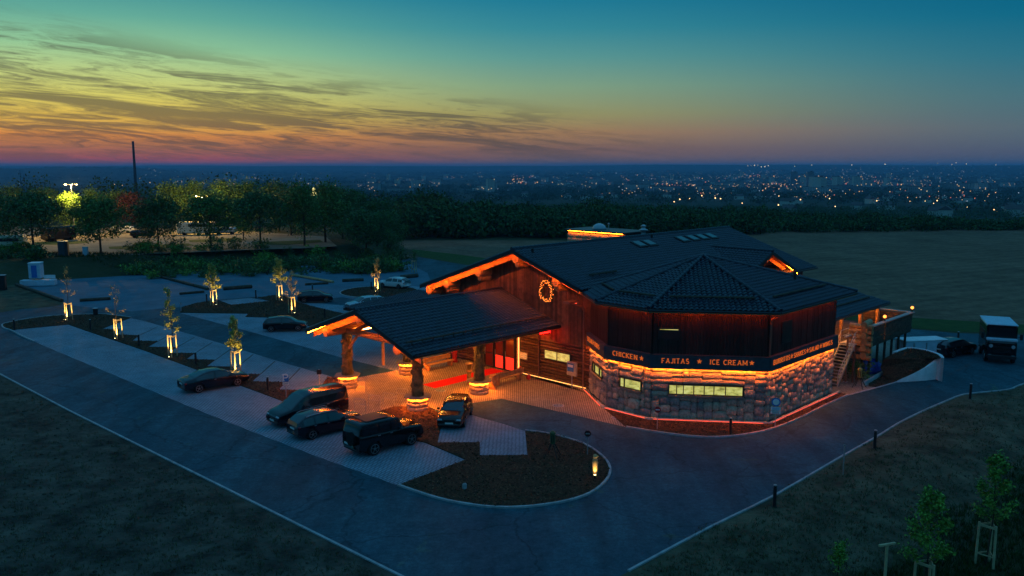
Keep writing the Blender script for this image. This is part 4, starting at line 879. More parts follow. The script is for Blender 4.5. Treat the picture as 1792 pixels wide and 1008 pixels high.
# ------------------------------------------------------------------ cars
def interp(x, pts): return float(np.interp(x, [p[0] for p in pts], [p[1] for p in pts]))
def make_car(name, label, paint, L_, W_, top, belt, wheels, wr, glass_x, screens, cat='car', rail=False, clear=.22, roof_w=.74, square=0.0, spare=False):
    root = thing(name, label, cat)
    NX = 56; xs = [-L_ / 2 + L_ * i / NX for i in range(NX + 1)]; rings = []; info = []
    for x in xs:
        u = abs(2 * x / L_); w = W_ / 2 * (1 - (.16 - .1 * square) * u ** 5 - .02 * u ** 2); zt = interp(x, top); bl = min(interp(x, belt), zt - .03)
        zb = clear + .12 * u ** 8; gh = zt - bl; k = min(1, max(0, (gh - .06) / .3)); rw = w * (roof_w * k + .93 * (1 - k))
        pts = [(0, zb), (.82 * w, zb), (.965 * w, zb + .1), (w, zb + (bl - zb) * .55), (.985 * w, bl - .06), (.955 * w, bl), (rw + .02, zt - .06 - .04 * k), (rw - .10, zt - .012), (0, zt + .02)]
        ring = []; n = len(pts)
        for i in range(n - 1):
            p0, p1, p2, p3 = pts[max(i - 1, 0)], pts[i], pts[i + 1], pts[min(i + 2, n - 1)]
            if i == 0: p0 = (-pts[1][0], pts[1][1])
            if i == n - 2: p3 = (-pts[-2][0], pts[-2][1])
            m_ = 2 if i in (0,) else 3
            for q in range(m_):
                t = q / m_; ring.append(tuple((p1[a] + (p2[a] - p1[a]) * t) * .45 + .55 * .5 * (2 * p1[a] + (p2[a] - p0[a]) * t + (2 * p0[a] - 5 * p1[a] + 4 * p2[a] - p3[a]) * t * t + (3 * p1[a] - p0[a] - 3 * p2[a] + p3[a]) * t ** 3) for a in (0, 1)))
        ring.append(pts[-1]); rings.append(ring); info.append((zt, bl, gh))
    nr = len(rings[0]); body = MB(); G_ = {'windscreen': MB(), 'rear_window': MB(), 'side_window': MB(), 'side_window2': MB()}
    V = []
    for x, r in zip(xs, rings): V += [(x, y, z) for y, z in r] + [(x, -y, z) for y, z in r]
    F = []
    iB, iR = 2 + 3 * 4, 2 + 3 * 5                  # ring index of belt and of roof edge
    for i in range(NX):
        for s in (0, 1):
            for j in range(nr - 1):
                a = i * 2 * nr + s * nr + j; b = a + 2 * nr; f = (a, b, b + 1, a + 1) if s else (a, a + 1, b + 1, b)
                c = [sum(V[q][k] for q in f) / 4 for k in range(3)]
                if c[2] < wr * 2.3 and abs(c[1]) > .55 * W_ / 2 and any((c[0] - wx) ** 2 + (c[2] - wr) ** 2 < (wr * 1.14) ** 2 for wx in wheels): continue
                g = None; xm = c[0]; gh = min(info[i][2], info[i + 1][2])
                if iB <= j < iR and glass_x[0] < xm < glass_x[1] and gh > .24 and not any(abs(xm - p) < L_ / NX * .6 for p in glass_x[2:]): g = 'side_window2' if s else 'side_window'
                elif j >= iR + 1:
                    for nm, (x0, x1) in screens.items():
                        if x0 < xm < x1: g = nm
                if g:
                    mb = G_[g]; n = (Vector(V[f[1]]) - Vector(V[f[0]])).cross(Vector(V[f[3]]) - Vector(V[f[0]])).normalized(); mb.add([Vector(V[q]) + n * .012 for q in f], [(0, 1, 2, 3)])
                F.append(f)
    body.v = V; body.f = F
    body.f += [tuple(range(0, nr)) + tuple(range(2 * nr - 1, nr, -1))] ; k0 = NX * 2 * nr
    body.f += [tuple(k0 + q for q in (list(range(nr, 2 * nr)) + list(range(nr - 1, 0, -1))))]
    bo = body.build('body', M[paint], root, smooth=True)
    for g, mb in G_.items():
        if mb.v: mb.build(g.rstrip('2'), M['glass'], root, smooth=True)
    for wx in wheels:
        b = MB(); b.cyl((wx, -.74 * W_ / 2, wr * 1.02), (wx, .74 * W_ / 2, wr * 1.02), wr * 1.13, wr * 1.13, 18); b.build('wheel_well', M['rubber'], root)
        for s in (-1, 1):
            t = MB(); y1 = s * (W_ / 2 - .01); y0 = s * (W_ / 2 - .23)
            t.cyl((wx, y0, wr), (wx, y1 - s * .03, wr), wr, wr, 20); t.cyl((wx, y1 - s * .03, wr), (wx, y1, wr), wr, wr * .9, 20)
            w = t.build('wheel', M['rubber'], root)
            r = MB(); r.cyl((wx, y1 - s * .02, wr), (wx, y1 + s * .006, wr), wr * .26, wr * .2, 10)
            for k in range(5):
                an = k * 2 * math.pi / 5 + .3; r.beam((wx + .1 * wr * math.cos(an), y1, wr + .1 * wr * math.sin(an)), (wx + .66 * wr * math.cos(an), y1, wr + .66 * wr * math.sin(an)), .02, wr * .2, up=(0, 1, 0))
            for k in range(16):
                a0, a1 = k * math.pi / 8, (k + 1) * math.pi / 8; r.beam((wx + .68 * wr * math.cos(a0), y1, wr + .68 * wr * math.sin(a0)), (wx + .68 * wr * math.cos(a1), y1, wr + .68 * wr * math.sin(a1)), .03, .04, up=(0, 1, 0))
            r.build('rim', M['rim'], w)
    zt_f, zt_r = interp(L_ / 2 - .12, top), interp(-L_ / 2 + .1, top)
    for s in (-1, 1):
        hw = W_ / 2
        b = MB(); b.bbox((L_ / 2 - .13, s * hw * .66, min(zt_f - .12, .82 if cat != 'van' else .95)), (.22, hw * .36, .13), .04); b.build('headlight', M['lens'], root)
        zr_ = min(interp(-L_ / 2 + .25, belt) - .06, 1.02); b = MB(); b.bbox((-L_ / 2 + .11, s * hw * .70, zr_), (.2, hw * .32, .15 if not square else .3), .03); b.build('taillight', M['tail'], root)
        mx = glass_x[1] - .25 - .1 * (cat == 'van'); b = MB(); b.bbox((mx, s * (hw + .07), interp(mx, belt) + .08), (.12, .2, .14), .04); b.build('mirror', M[paint], root)
        if rail: b = MB(); b.tube([(-L_ * .36, s * hw * .68, interp(-L_ * .36, top) + .0), (-L_ * .3, s * hw * .68, interp(-L_ * .3, top) + .045), (L_ * .06, s * hw * .68, interp(L_ * .06, top) + .045), (L_ * .1, s * hw * .68, interp(L_ * .1, top))], .018, 6); b.build('roof_rail', M['steel'], root)
        b = MB()                                   # door seams and handles
        for x in glass_x[2:]: b.box((x, s * (hw * .99), interp(x, belt) - .10), (.16, .03, .025))
        b.build('door_handle', M['steel'], root)
    b = MB(); b.box((L_ / 2 - .01, 0, .46), (.03, .52, .11)); b.build('number_plate', M['plate'], root)
    b = MB(); b.box((-L_ / 2 + .02, .0 if not spare else .45, .72 if not square else .62), (.05, .52, .11)); b.build('number_plate', M['plate'], root)
    b = MB(); b.bbox((L_ / 2 - .05, 0, .64), (.09, W_ * .42, .14), .03); b.build('grille', M['dark'], root)
    b = MB(); b.bbox((L_ / 2 - .12, 0, .33), (.26, W_ * .82, .18), .06); b.build('front_bumper', M['dark'], root); b = MB(); b.bbox((-L_ / 2 + .12, 0, .36), (.26, W_ * .84, .18), .06); b.build('rear_bumper', M['dark'], root)
    if spare:
        b = MB(); b.cyl((-L_ / 2 - .16, -.12, 1.02), (-L_ / 2 + .02, -.12, 1.02), .39, .39, 20); b.cyl((-L_ / 2 - .18, -.12, 1.02), (-L_ / 2 - .16, -.12, 1.02), .22, .24, 14); b.build('spare_wheel', M['rubber'], root)
    return root
def place(o, px, py, rz, shift=0.0, z=.012):
    p = G(px, py); d = Vector((p.x, p.y, 0)).normalized(); p = p + d * shift; o.location = (p.x, p.y, z); o.rotation_euler = (0, 0, R(rz)); return o
sed_top = [(-2.45, .86), (-2.3, 1.0), (-1.75, 1.09), (-.95, 1.38), (-.3, 1.455), (.25, 1.44), (.62, 1.34), (1.28, 1.0), (2.1, .88), (2.38, .76), (2.45, .62)]
belt1 = [(-2.45, .84), (-1, .96), (1.2, .9), (2.45, .7)]
car = make_car('parked_car', 'black sedan parked alone in front of the lit tree nearest the porch', 'car_blue', 4.9, 1.86, sed_top, belt1, (-1.45, 1.46), .335, (-1.55, 1.12, -.22), {'windscreen': (.5, 1.3), 'rear_window': (-1.7, -.75)}); car['group'] = 'parked cars'
place(car, 375, 679, 41, .2)
wag_top = [(-2.3, .9), (-2.22, 1.12), (-1.75, 1.40), (-.6, 1.485), (.2, 1.465), (.55, 1.38), (1.2, 1.0), (2.0, .9), (2.25, .76), (2.3, .6)]
c2 = make_car('parked_car', 'dark estate car with roof rails parked between the van and the boxy off-roader', 'car_blue', 4.6, 1.82, wag_top, [(-2.3, .9), (-1, .96), (1.1, .9), (2.3, .7)], (-1.4, 1.36), .33, (-1.9, 1.0, -.3, -1.2), {'windscreen': (.45, 1.2), 'rear_window': (-2.28, -1.72)}, rail=True); c2['group'] = 'parked cars'
place(c2, 571, 758, 42, .3)
hat_top = [(-2.1, .8), (-2.05, 1.0), (-1.6, 1.36), (-.6, 1.47), (.1, 1.46), (.5, 1.36), (1.12, 1.0), (1.85, .86), (2.06, .74), (2.12, .58)]
c3 = make_car('parked_car', 'dark hatchback facing the lens with the porch glow on its roof', 'car_brown', 4.24, 1.8, hat_top, [(-2.1, .88), (-1, .96), (1, .9), (2.1, .7)], (-1.32, 1.32), .33, (-1.65, .95, -.25), {'windscreen': (.4, 1.12), 'rear_window': (-2.04, -1.45)}); c3['group'] = 'parked cars'
place(c3, 797, 736, -97)
suv_top = [(-2.2, 1.3), (-2.16, 1.93), (-1.9, 1.97), (.2, 1.95), (.5, 1.86), (.85, 1.28), (1.0, 1.22), (2.1, 1.14), (2.22, 1.0), (2.26, .8)]
c4 = make_car('parked_car', 'black boxy off-roader with a spare wheel on its tail, nearest the grey paving tip', 'car_black', 4.5, 1.98, suv_top, [(-2.2, 1.25), (.9, 1.2), (2.2, 1.05)], (-1.28, 1.34), .40, (-2.0, .7, -.95, -.1), {'windscreen': (.42, .86), 'rear_window': (9, 10)}, square=1.0, spare=True, roof_w=.86, clear=.3, cat='car'); c4['group'] = 'parked cars'
place(c4, 672, 784, 43, .25)
c4b = MB(); c4b.bbox((-.85, 0, 1.995), (1.5, 1.3, .05), .02); c4b.build('roof_panel', M['dark'], c4)
van_top = [(-2.6, 1.5), (-2.55, 1.88), (-2.2, 1.93), (.2, 1.90), (.75, 1.74), (1.65, 1.12), (2.3, .98), (2.55, .8), (2.6, .6)]
c5 = make_car('parked_van', 'dark people carrier van parked nose out beside the bicycle hoops', 'car_blue', 5.2, 1.93, van_top, [(-2.6, 1.15), (.9, 1.08), (1.6, 1.04), (2.6, .8)], (-1.6, 1.6), .34, (-2.35, 1.15, .3, -.95), {'windscreen': (.66, 1.68), 'rear_window': (9, 10)}, cat='van', roof_w=.82); c5['group'] = 'parked cars'
place(c5, 540, 735, 223, .3)
for lab, src, px, py, rz, paint in (('black hatchback parked by the second planting bed, left of the porch gable', c3, 500, 579, 8, 'car_black'), ('dark hatchback behind the lit trees of the middle bed', c3, 552, 529, 12, 'car_blue'),
        ('pale grey car half hidden by the porch roof', c2, 640, 541, 215, 'car_silver'), ('white estate car parked beside the round bed', c2, 690, 504, 150, 'car_white'), ('black car behind the curved white retaining wall', c2, 1668, 621, 30, 'car_black')):
    o = dup(src, (0, 0, 0), 0, lab); place(o, px, py, rz, .3)
    for ch in o.children:
        if ch.data.materials and ch.data.materials[0] == M['car_brown' if src is c3 else 'car_blue']:
            ch.data = ch.data.copy(); ch.data.materials[0] = M[paint]
    if 'estate' not in lab and src is c2:
        for ch in list(o.children):
            if ch.name.startswith('roof_rail'): bpy.data.objects.remove(ch)
# ---- food truck style lorry on the right
tr = thing('delivery_truck', 'black flat fronted lorry with a pale roof on the right hand road', 'truck')
b = MB(); b.bbox((0, 0, 1.95), (4.2, 2.3, 2.5), .12); b.build('cargo_body', M['car_black'], tr)
b = MB(); b.bbox((0, 0, 3.24), (4.3, 2.36, .1), .04); b.build('roof', M['lightblue'], tr)
b = MB(); b.bbox((2.35, 0, 1.25), (.6, 2.2, 1.3), .12); b.build('cab', M['car_black'], tr)
b = MB(); b.box((2.115, 0, 2.62), (.03, 2.0, .78)); b.build('windscreen', M['glass'], tr)
b = MB(); b.bbox((2.3, 0, 2.02), (.5, 2.28, .24), .05); b.build('front_panel', M['lightblue'], tr)
for s in (-1, 1):
    b = MB(); b.cyl((2.64, s * .82, 1.5), (2.69, s * .82, 1.5), .16, .14, 14); b.build('headlight', M['lens'], tr)
    b = MB(); b.bbox((2.2, s * 1.42, 2.3), (.1, .24, .5), .03).beam((2.15, s * 1.1, 2.3), (2.2, s * 1.36, 2.3), .04); b.build('mirror', M['dark'], tr)
    b = MB(); b.bbox((2.62, s * .86, .72), (.08, .24, .14), .02); b.build('indicator', M['lens'], tr)
    for x in (1.75, -1.4):
        b = MB(); b.cyl((x, s * .85, .42), (x, s * 1.13, .42), .42, .42, 18); w = b.build('wheel', M['rubber'], tr); b = MB(); b.cyl((x, s * 1.1, .42), (x, s * 1.15, .42), .22, .2, 12); b.build('rim', M['rim'], w)
    b = MB(); b.box((-.2, s * 1.155, 2.1), (2.6, .02, .9)); b.build('side_hatch', M['dark'], tr)
b = MB(); b.bbox((2.66, 0, .6), (.16, 2.2, .3), .05); b.build('bumper', M['dark'], tr)
b = MB(); b.box((0, 0, .62), (4.0, 1.0, .3)); b.build('chassis', M['dark'], tr)
b = MB()
for k in range(5): b.box((2.67, 0, 1.0 + k * .12), (.03, 1.3, .05))
b.build('grille', M['dark'], tr)
place(tr, 1742, 628, -112, .6)

# ------------------------------------------------------------------ trees
def leaf_cloud(cs, n, spread, size, flat=.0):
    """n leaf faces round each centre in cs"""
    cs = np.asarray(cs, float); m_ = len(cs) * n; c = np.repeat(cs, n, 0) + RNG.normal(0, 1, (m_, 3)) * np.asarray(spread)
    a = RNG.normal(0, 1, (m_, 3)); a[:, 2] *= .7; a /= np.linalg.norm(a, axis=1)[:, None]; b = RNG.normal(0, 1, (m_, 3)); b -= (a * b).sum(1)[:, None] * a; b /= np.linalg.norm(b, axis=1)[:, None]
    s = (size * RNG.uniform(.6, 1.3, m_))[:, None]; V = np.stack([c - a * s, c + b * s * .55, c + a * s, c - b * s * .55], 1).reshape(-1, 3)
    return V, np.arange(m_ * 4).reshape(-1, 4)
def wood(b, base, h, r, nl, spread, start=.3, rnd=random):
    tips = []; top = Vector(base) + Vector((rnd.uniform(-.1, .1), rnd.uniform(-.1, .1), h)) ; mid = Vector(base).lerp(top, .45) + Vector((rnd.uniform(-.08, .08) * h * .3, rnd.uniform(-.08, .08) * h * .3, 0))
    b.cyl(base, mid, r, r * .72, 8); b.cyl(mid, top, r * .72, r * .15, 7)
    for k in range(nl):
        t = start + (1 - start) * (k + rnd.random()) / nl; p = Vector(base).lerp(mid, t / .45) if t < .45 else mid.lerp(top, (t - .45) / .55); an = k * 2.4 + rnd.random(); L = spread * (1.05 - .75 * (t - start) / (1 - start)) * rnd.uniform(.8, 1.1)
        q = p + Vector((math.cos(an) * L, math.sin(an) * L, L * rnd.uniform(.45, .95))); b.cyl(p, q, r * .36 * (1.2 - t), r * .06, 5); tips.append((p, q))
        for z in range(2):
            f = rnd.uniform(.45, .8); s_ = p.lerp(q, f); a2 = an + rnd.choice((-1, 1)) * rnd.uniform(.5, 1.0); q2 = s_ + Vector((math.cos(a2), math.sin(a2), .6)) * L * .45; b.cyl(s_, q2, r * .15, r * .04, 4); tips.append((s_, q2))
    return tips, top
def big_tree(h, w, leafm, label, nleaf=44, size=.19, group=None, trunk=.3):
    root = thing('tree', label, 'tree', group=group); b = MB(); tips, top = wood(b, (0, 0, -.3), h * .8, .17 * h / 9, 11, w * .62, trunk)
    b.build('trunk', M['bark'], root); cs = []
    for p, q in tips:
        for f in (.55, .85, 1.08): c = p.lerp(q, f); cs.append((c.x, c.y, c.z))
    for k in range(80):                              # fill an uneven dome
        t = random.random() * 2 * math.pi; u = random.random() ** .6; z = random.uniform(trunk * h * .9, h * .96); rr = w * .5 * math.sqrt(max(.05, 1 - ((z - h * .58) / (h * .44)) ** 2)); cs.append((rr * u * math.cos(t), rr * u * math.sin(t), z))
    V, F = leaf_cloud(cs, nleaf, (w * .085, w * .085, h * .045), size); link('crown', npmesh('crown', V, F, M[leafm]), root); return root
proto = [big_tree(10.4, 8.6, 'leaf2', 'x'), big_tree(10.0, 7.4, 'leaf', 'x'), big_tree(9.6, 7.8, 'leaf2', 'x', 40), big_tree(11.4, 6.6, 'leaf', 'x', 40, trunk=.22), big_tree(8.4, 6.4, 'leaf2', 'x', 40, .16, trunk=.16), big_tree(8.5, 6.0, 'leaf3', 'x', 42, .16, trunk=.22), big_tree(8.6, 6.6, 'leaf_red', 'x', 38, .16, trunk=.2)]
used = set()
def plant(i, px, py, sc, label, z=2.4, group='trees of the upper car park', d=None):
    p = G(px, py, z) if d is None else Vector((math.sin(math.atan2(ray(px, 300)[0], ray(px, 300)[1])) * d, math.cos(math.atan2(ray(px, 300)[0], ray(px, 300)[1])) * d, 0))
    zz = hz(p.x, p.y); loc = (p.x, p.y, zz - .05); rz = random.uniform(0, 6.28); s = (sc[0], sc[0], sc[1]) if isinstance(sc, tuple) else (sc,) * 3
    if i not in used:
        o = proto[i]; used.add(i); o.location = loc; o.rotation_euler = (0, 0, rz); o['label'] = label; o.scale = s
    else: o = dup(proto[i], loc, rz, label, s)
    if group: o['group'] = group
    return o
plant(0, 60, 446, (1.08, 1.0), 'broad dark green tree left of the grey utility cabinet')
plant(1, 177, 445, (1.0, .98), 'slim crowned tree just right of the small pale box')
plant(2, 278, 440, (1.0, .98), 'round green tree with low lit branches, fourth from the left of the row')
plant(1, 370, 434, (1.05, 1.0), 'tree in front of the second street lamp and the white camper')
plant(0, 456, 433, (.98, .98), 'dark dense tree right of the yellow lit bush')
plant(3, 533, 430, (.95, 1.0), 'tall tree at the right end of the lamp lit tarmac')
plant(3, 570, 424, (1.1, 1.0), 'tallest dark tree of the row, behind its right end')
plant(2, 640, 430, (1.0, .9), 'low dark tree beside the corner of the ploughed field')
plant(4, 678, 432, (.8, 1.05), 'last tree of the row, touching the ploughed field')
plant(5, 126, 410, (.95, 1.0), 'small tree turned yellow green by the street lamp above it')
plant(5, 426, 420, (.7, .95), 'narrow yellow green tree lit beside the dark dense tree')
plant(6, 232, 400, (1.15, .95), 'copper red tree behind the gap in the tree row')
plant(4, -14, 440, (1.2, 1.2), 'tree cut by the left edge beside the caravan')
BELT = ['left of the broad front tree', 'right of the lamp lit tree', 'right of the slim crowned tree', 'behind the round green tree', 'just left of the second street lamp', 'behind the white camper', 'behind the narrow yellow green tree', 'behind the dark dense tree', 'left of the tall tree', 'behind the low dark tree', 'tall one left of the low dark tree', 'last one before the ploughed field', 'behind the dark van']
for k, (px, py, i, s) in enumerate(((20, 398, 4, 1.15), (160, 400, 3, .8), (205, 399, 2, .9), (305, 401, 4, 1.25), (345, 399, 3, .95), (400, 400, 2, 1.15), (440, 399, 3, .95), (488, 405, 4, 1.3), (510, 412, 2, 1.05), (600, 418, 4, 1.2), (620, 411, 2, .95), (660, 415, 4, 1.15), (85, 399, 4, 1.1))):
    plant(i, px, py, s, 'belt tree beyond the upper car park, ' + BELT[k], group='tree belt behind the upper car park')
for i, o in enumerate(proto):
    if i not in used: bpy.data.objects.remove(o)
# young staked trees lit by ground spotlights
def uplight(loc, power, label, aim):
    t = thing('ground_spotlight', label, 'spotlight', loc, group='ground spotlights under the young trees'); b = MB(); b.cyl((0, 0, 0), (0, 0, .10), .05, .06, 8).cyl((0, 0, .08), (aim[0] * .1, aim[1] * .1, .2), .055, .075, 10); b.build('housing', M['dark'], t)
    b = MB(); v = Vector((aim[0] * .1, aim[1] * .1, .2)); b.cyl(v, v + Vector((aim[0] * .01, aim[1] * .01, .01)), .06, .06, 10); b.build('lens', M['spot'], t)
    l = bpy.data.lights.new('uplight', 'SPOT'); l.energy = power; l.color = (1, .66, .2); l.spot_size = R(88); l.spot_blend = .6; l.shadow_soft_size = .06; o = bpy.data.objects.new('uplight', l); COL.objects.link(o); o.parent = t
    d = Vector((aim[0], aim[1], aim[2])); o.rotation_euler = d.to_track_quat('-Z', 'Y').to_euler(); o.location = (aim[0] * .12, aim[1] * .12, .24); return t
def young_tree(px, py, top_px, leafm, label, crown, nleaf=14, size=.07, lit=True, z=0.0, stakes=3, power=850, stake_h=1.95, wood_h=None, group='young staked trees', crossonly=False):
    p = G(px, py, z); sc = FPX / math.hypot(p.x, p.y); H_ = max(2.6, (py - top_px) / sc * 1.03); root = thing('young_tree', label, 'tree', (p.x, p.y, z), random.uniform(0, 1) if stakes != 3 else R(20), group)
    b = MB(); sp = crown[1]; tips, top = wood(b, (0, 0, 0), H_ * .96, .04, crown[0], sp, max(.34, 1.7 / H_)); b.build('trunk', M['bark'], root)
    cs = []
    for a, q in tips:
        for f in (.35, .7, 1.0): c = a.lerp(q, f); cs.append((c.x, c.y, c.z))
    for k in range(10): cs.append((0, 0, H_ * (.5 + .05 * k)))
    V, F = leaf_cloud(cs, nleaf, (.09, .09, .12), size); link('crown', npmesh('crown', V, F, M[leafm]), root)
    R0 = .42; pos = [(R0 * math.cos(t), R0 * math.sin(t)) for t in (.4, .4 + 2.09, .4 + 4.19)][:stakes]
    for x, y in pos: b = MB(); b.cyl((x, y, 0), (x * .92, y * .92, stake_h), .055, .05, 8); b.build('stake', M['stake'], root)
    for i in range(len(pos)):
        a, c = pos[i], pos[(i + 1) % len(pos)]
        b = MB(); b.beam((a[0] * .93, a[1] * .93, stake_h - .12), (c[0] * .93, c[1] * .93, stake_h - .12), .035, .1); b.build('crossbar', M['stake'], root)
        b = MB(); b.beam((a[0] * .95, a[1] * .95, .5), (c[0] * .95, c[1] * .95, .5), .02, .05); b.build('tie', M['stake'], root)
    if lit:
        dcam = Vector((-p.x, -p.y, 0)).normalized(); side = Vector((dcam.y, -dcam.x, 0)); q = p + dcam * 1.0 + side * random.choice((-.3, .3)); aim = Vector((p.x - q.x, p.y - q.y, 1.9)).normalized()
        uplight((q.x, q.y, .05), power, 'small spotlight at the foot of the ' + ' '.join(label.split(',')[0].split()[:9]), aim)
    return root
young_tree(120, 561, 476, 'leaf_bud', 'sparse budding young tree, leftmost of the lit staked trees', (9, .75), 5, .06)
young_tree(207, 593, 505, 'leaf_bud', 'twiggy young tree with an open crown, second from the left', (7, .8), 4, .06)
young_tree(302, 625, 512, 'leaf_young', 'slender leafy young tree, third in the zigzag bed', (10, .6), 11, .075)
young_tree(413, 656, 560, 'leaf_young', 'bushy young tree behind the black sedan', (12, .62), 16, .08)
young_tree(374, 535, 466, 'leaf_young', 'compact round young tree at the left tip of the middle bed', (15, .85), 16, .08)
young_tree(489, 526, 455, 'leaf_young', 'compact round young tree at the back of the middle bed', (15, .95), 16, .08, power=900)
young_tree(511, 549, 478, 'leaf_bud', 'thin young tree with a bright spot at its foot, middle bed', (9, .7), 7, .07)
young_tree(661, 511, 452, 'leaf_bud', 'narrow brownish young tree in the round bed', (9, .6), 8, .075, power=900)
zb = hz(*G(1725, 985, -1.6).xy)
young_tree(1725, 988, 808, 'leaf3', 'staked young tree on the dark grass bank at the right edge', (13, .8), 15, .08, False, zb, power=0)
zb = hz(*G(1616, 1040, -1.6).xy)
young_tree(1616, 1062, 866, 'leaf3', 'bright green young tree on the dark grass bank at the bottom edge', (15, 1.0), 17, .075, False, zb, stakes=3)
zb = hz(*G(1462, 1040, -1.2).xy)
young_tree(1462, 1062, 968, 'leaf3', 'small sprouting sapling at the bottom edge of the bank', (6, .3), 9, .06, False, zb, stakes=2, stake_h=1.0)
p = G(1545, 1062, hz(*G(1545, 1060, -1.4).xy)); t = thing('planting_post', 'pale planting post with a crossbar on the dark grass bank', 'post', p, .3)
b = MB(); b.cyl((0, 0, 0), (0, 0, 2.6), .06, .055, 8); b.build('post', M['stake'], t); b = MB(); b.beam((-.38, 0, 2.6), (.38, 0, 2.6), .09, .07); b.build('crossbar', M['stake'], t)
for px, py, tp in ((690, 471, 452), (725, 477, 455)):
    young_tree(px, py, tp - 14, 'leaf2', 'unlit staked sapling behind the round bed' if px == 690 else 'unlit staked sapling beside the far road bend', (7, .5), 6, .08, False)
# ------------------------------------------------------------------ bollards, signs, hoops
def bollard():
    t = thing('bollard_light', 'x', 'bollard', group='dark bollard lights along the drives'); b = MB(); b.cyl((0, 0, 0), (0, 0, 1.0), .085, .085, 12); b.build('post', M['dark'], t)
    b = MB(); b.cyl((0, 0, 1.0), (0, 0, 1.10), .07, .07, 12); b.build('lens', M['glass'], t); b = MB(); b.cyl((0, 0, 1.10), (0, 0, 1.14), .09, .08, 12); b.build('cap', M['steel'], t)
    b = MB(); b.cyl((0, 0, 0), (0, 0, .03), .14, .13, 12); b.build('foot', M['dark'], t); return t
bl = bollard(); first = True
for px, py, lab in ((25.5, 577.5, 'dark bollard at the rounded left tip of the zigzag bed'), (158.7, 578, 'dark bollard right of the leftmost lit tree'), (243.5, 605.5, 'dark bollard between the second and third lit trees'), (343, 639, 'dark bollard between the third and fourth lit trees'),
        (469, 685, 'dark bollard in the zigzag bed just above the van'), (362, 530, 'dark bollard left of the round tree on the middle bed'), (448, 522, 'dark bollard beside the small paved bay of the middle bed'), (568.6, 557, 'dark bollard in the middle bed near the porch gable'),
        (547, 513, 'dark bollard behind the dark hatchback'), (649.8, 506.5, 'dark bollard left of the tree in the round bed'), (1278, 762, 'dark bollard in the bed below the long lit window'), (1355, 887, 'dark bollard nearest the lens on the right kerb'), (1530.5, 785, 'dark bollard midway along the right kerb'), (1697.5, 698, 'dark bollard on the right kerb below the lorry'), (1676, 601, 'dark bollard on the far side of the road left of the lorry')):
    p = G(px, py); p.z = hz(p.x, p.y)
    if first: bl.location = p; bl['label'] = lab; first = False
    else: dup(bl, p, 0, lab)
def face_cam(p): return math.atan2(-p.y, -p.x) + math.pi / 2
def sign(px, py, hgt, label, plates, pole='steel', name='road_sign'):
    p = G(px, py); p.z = hz(p.x, p.y); t = thing(name, label, 'sign', p, face_cam(p)); b = MB(); b.cyl((0, 0, 0), (0, 0, hgt), .03, .03, 8); b.build('post', M[pole], t)
    for kind, z, sz, m_, deco in plates:
        b = MB()
        if kind == 'round': b.cyl((0, -.05, z), (0, -.035, z), sz, sz, 22)
        else: b.box((0, -.042, z), (sz[0], .02, sz[1]))
        pl = b.build('plate', M[m_], t)
        if deco:
            d = MB(); dk, dm = deco
            if dk == 'bar': d.box((0, -.058, z), (sz * 1.3, .012, sz * .32))
            if dk == 'disc': d.cyl((0, -.062, z), (0, -.052, z), sz * .7, sz * .7, 22)
            if dk == 'lines':
                for k in range(3): d.box((0, -.058, z + (k - 1) * sz[1] * .26), (sz[0] * .75, .01, sz[1] * .08))
            if dk == 'P':
                me = lettering('P', .5); me.materials.clear(); me.materials.append(M[dm]); o = link('lettering', me, t); o.rotation_euler = (R(90), 0, 0); o.location = (-.15, -.056, z - .17); continue
            d.build('symbol', M[dm], t)
    return t
M['sign_dim'] = mat('dimmed_red_sign', (.08, .012, .012), .6); M['sign_blue'] = mat('sign_blue', (.02, .16, .5), .4); M['sign_white'] = mat('sign_white', (.75, .75, .76), .4); M['sign_red'] = mat('sign_red', (.5, .02, .02), .4)  # the dim red is sign red darkened, low light put into its colour
sign(501, 697, 1.7, 'blue parking sign on a thin pole beside the van', [('rect', 1.45, (.42, .42), 'sign_blue', ('P', 'sign_white')), ('rect', 1.1, (.42, .18), 'sign_white', ('lines', 'dark'))])
sign(559.5, 683, 1.6, 'small dark backed sign beside the front left porch column', [('rect', 1.4, (.34, .34), 'dark', None)])
sign(317, 545, 1.1, 'low grey marker pole at the left tip of the middle bed', [('rect', .95, (.2, .2), 'steel', None)])
sign(1150, 752, 1.5, 'round red sign with a white bar in the wall bed', [('round', 1.32, .2, 'sign_red', ('bar', 'sign_white'))])
sign(1356, 749, 2.0, 'round white sign with a blue ring and plates by the tower corner', [('round', 1.72, .28, 'sign_blue', ('disc', 'sign_white')), ('rect', 1.28, (.6, .22), 'sign_white', ('lines', 'sign_blue')), ('rect', 1.04, (.6, .18), 'sign_white', ('lines', 'dark'))])
sign(1028, 797, 1.5, 'round dark red sign with a white bar on the loop bed edge', [('round', 1.32, .19, 'sign_dim', ('bar', 'steel'))])
sign(1475, 831, 1.7, 'slim pale snow pole beside the right kerb', [('rect', 1.66, (.12, .1), 'steel', None)], name='snow_pole')
hoop0 = None
for px, py, lab in ((631, 686.5, 'bicycle hoop nearest the front left porch column'), (630, 721, 'bicycle hoop nearest the van'), (655.5, 714, 'second bicycle hoop from the van'), (680.5, 710, 'third bicycle hoop from the van'), (704, 702, 'bicycle hoop nearest the front right porch column')):
    p = G(px, py)
    if not hoop0:
        hoop0 = thing('bike_hoop', lab, 'bike rack', p, ROT - R(60), 'bicycle hoops on the plaza'); b = MB(); b.tube([(-.42, 0, 0), (-.42, 0, .82), (-.36, 0, .9), (.36, 0, .9), (.42, 0, .82), (.42, 0, 0)], .024, 7); b.build('hoop', M['steel'], hoop0)
        b = MB(); b.cyl((-.42, 0, .55), (.42, 0, .55), .016, .016, 6); b.build('crossbar', M['steel'], hoop0)
    else: dup(hoop0, p, ROT - R(60), lab)
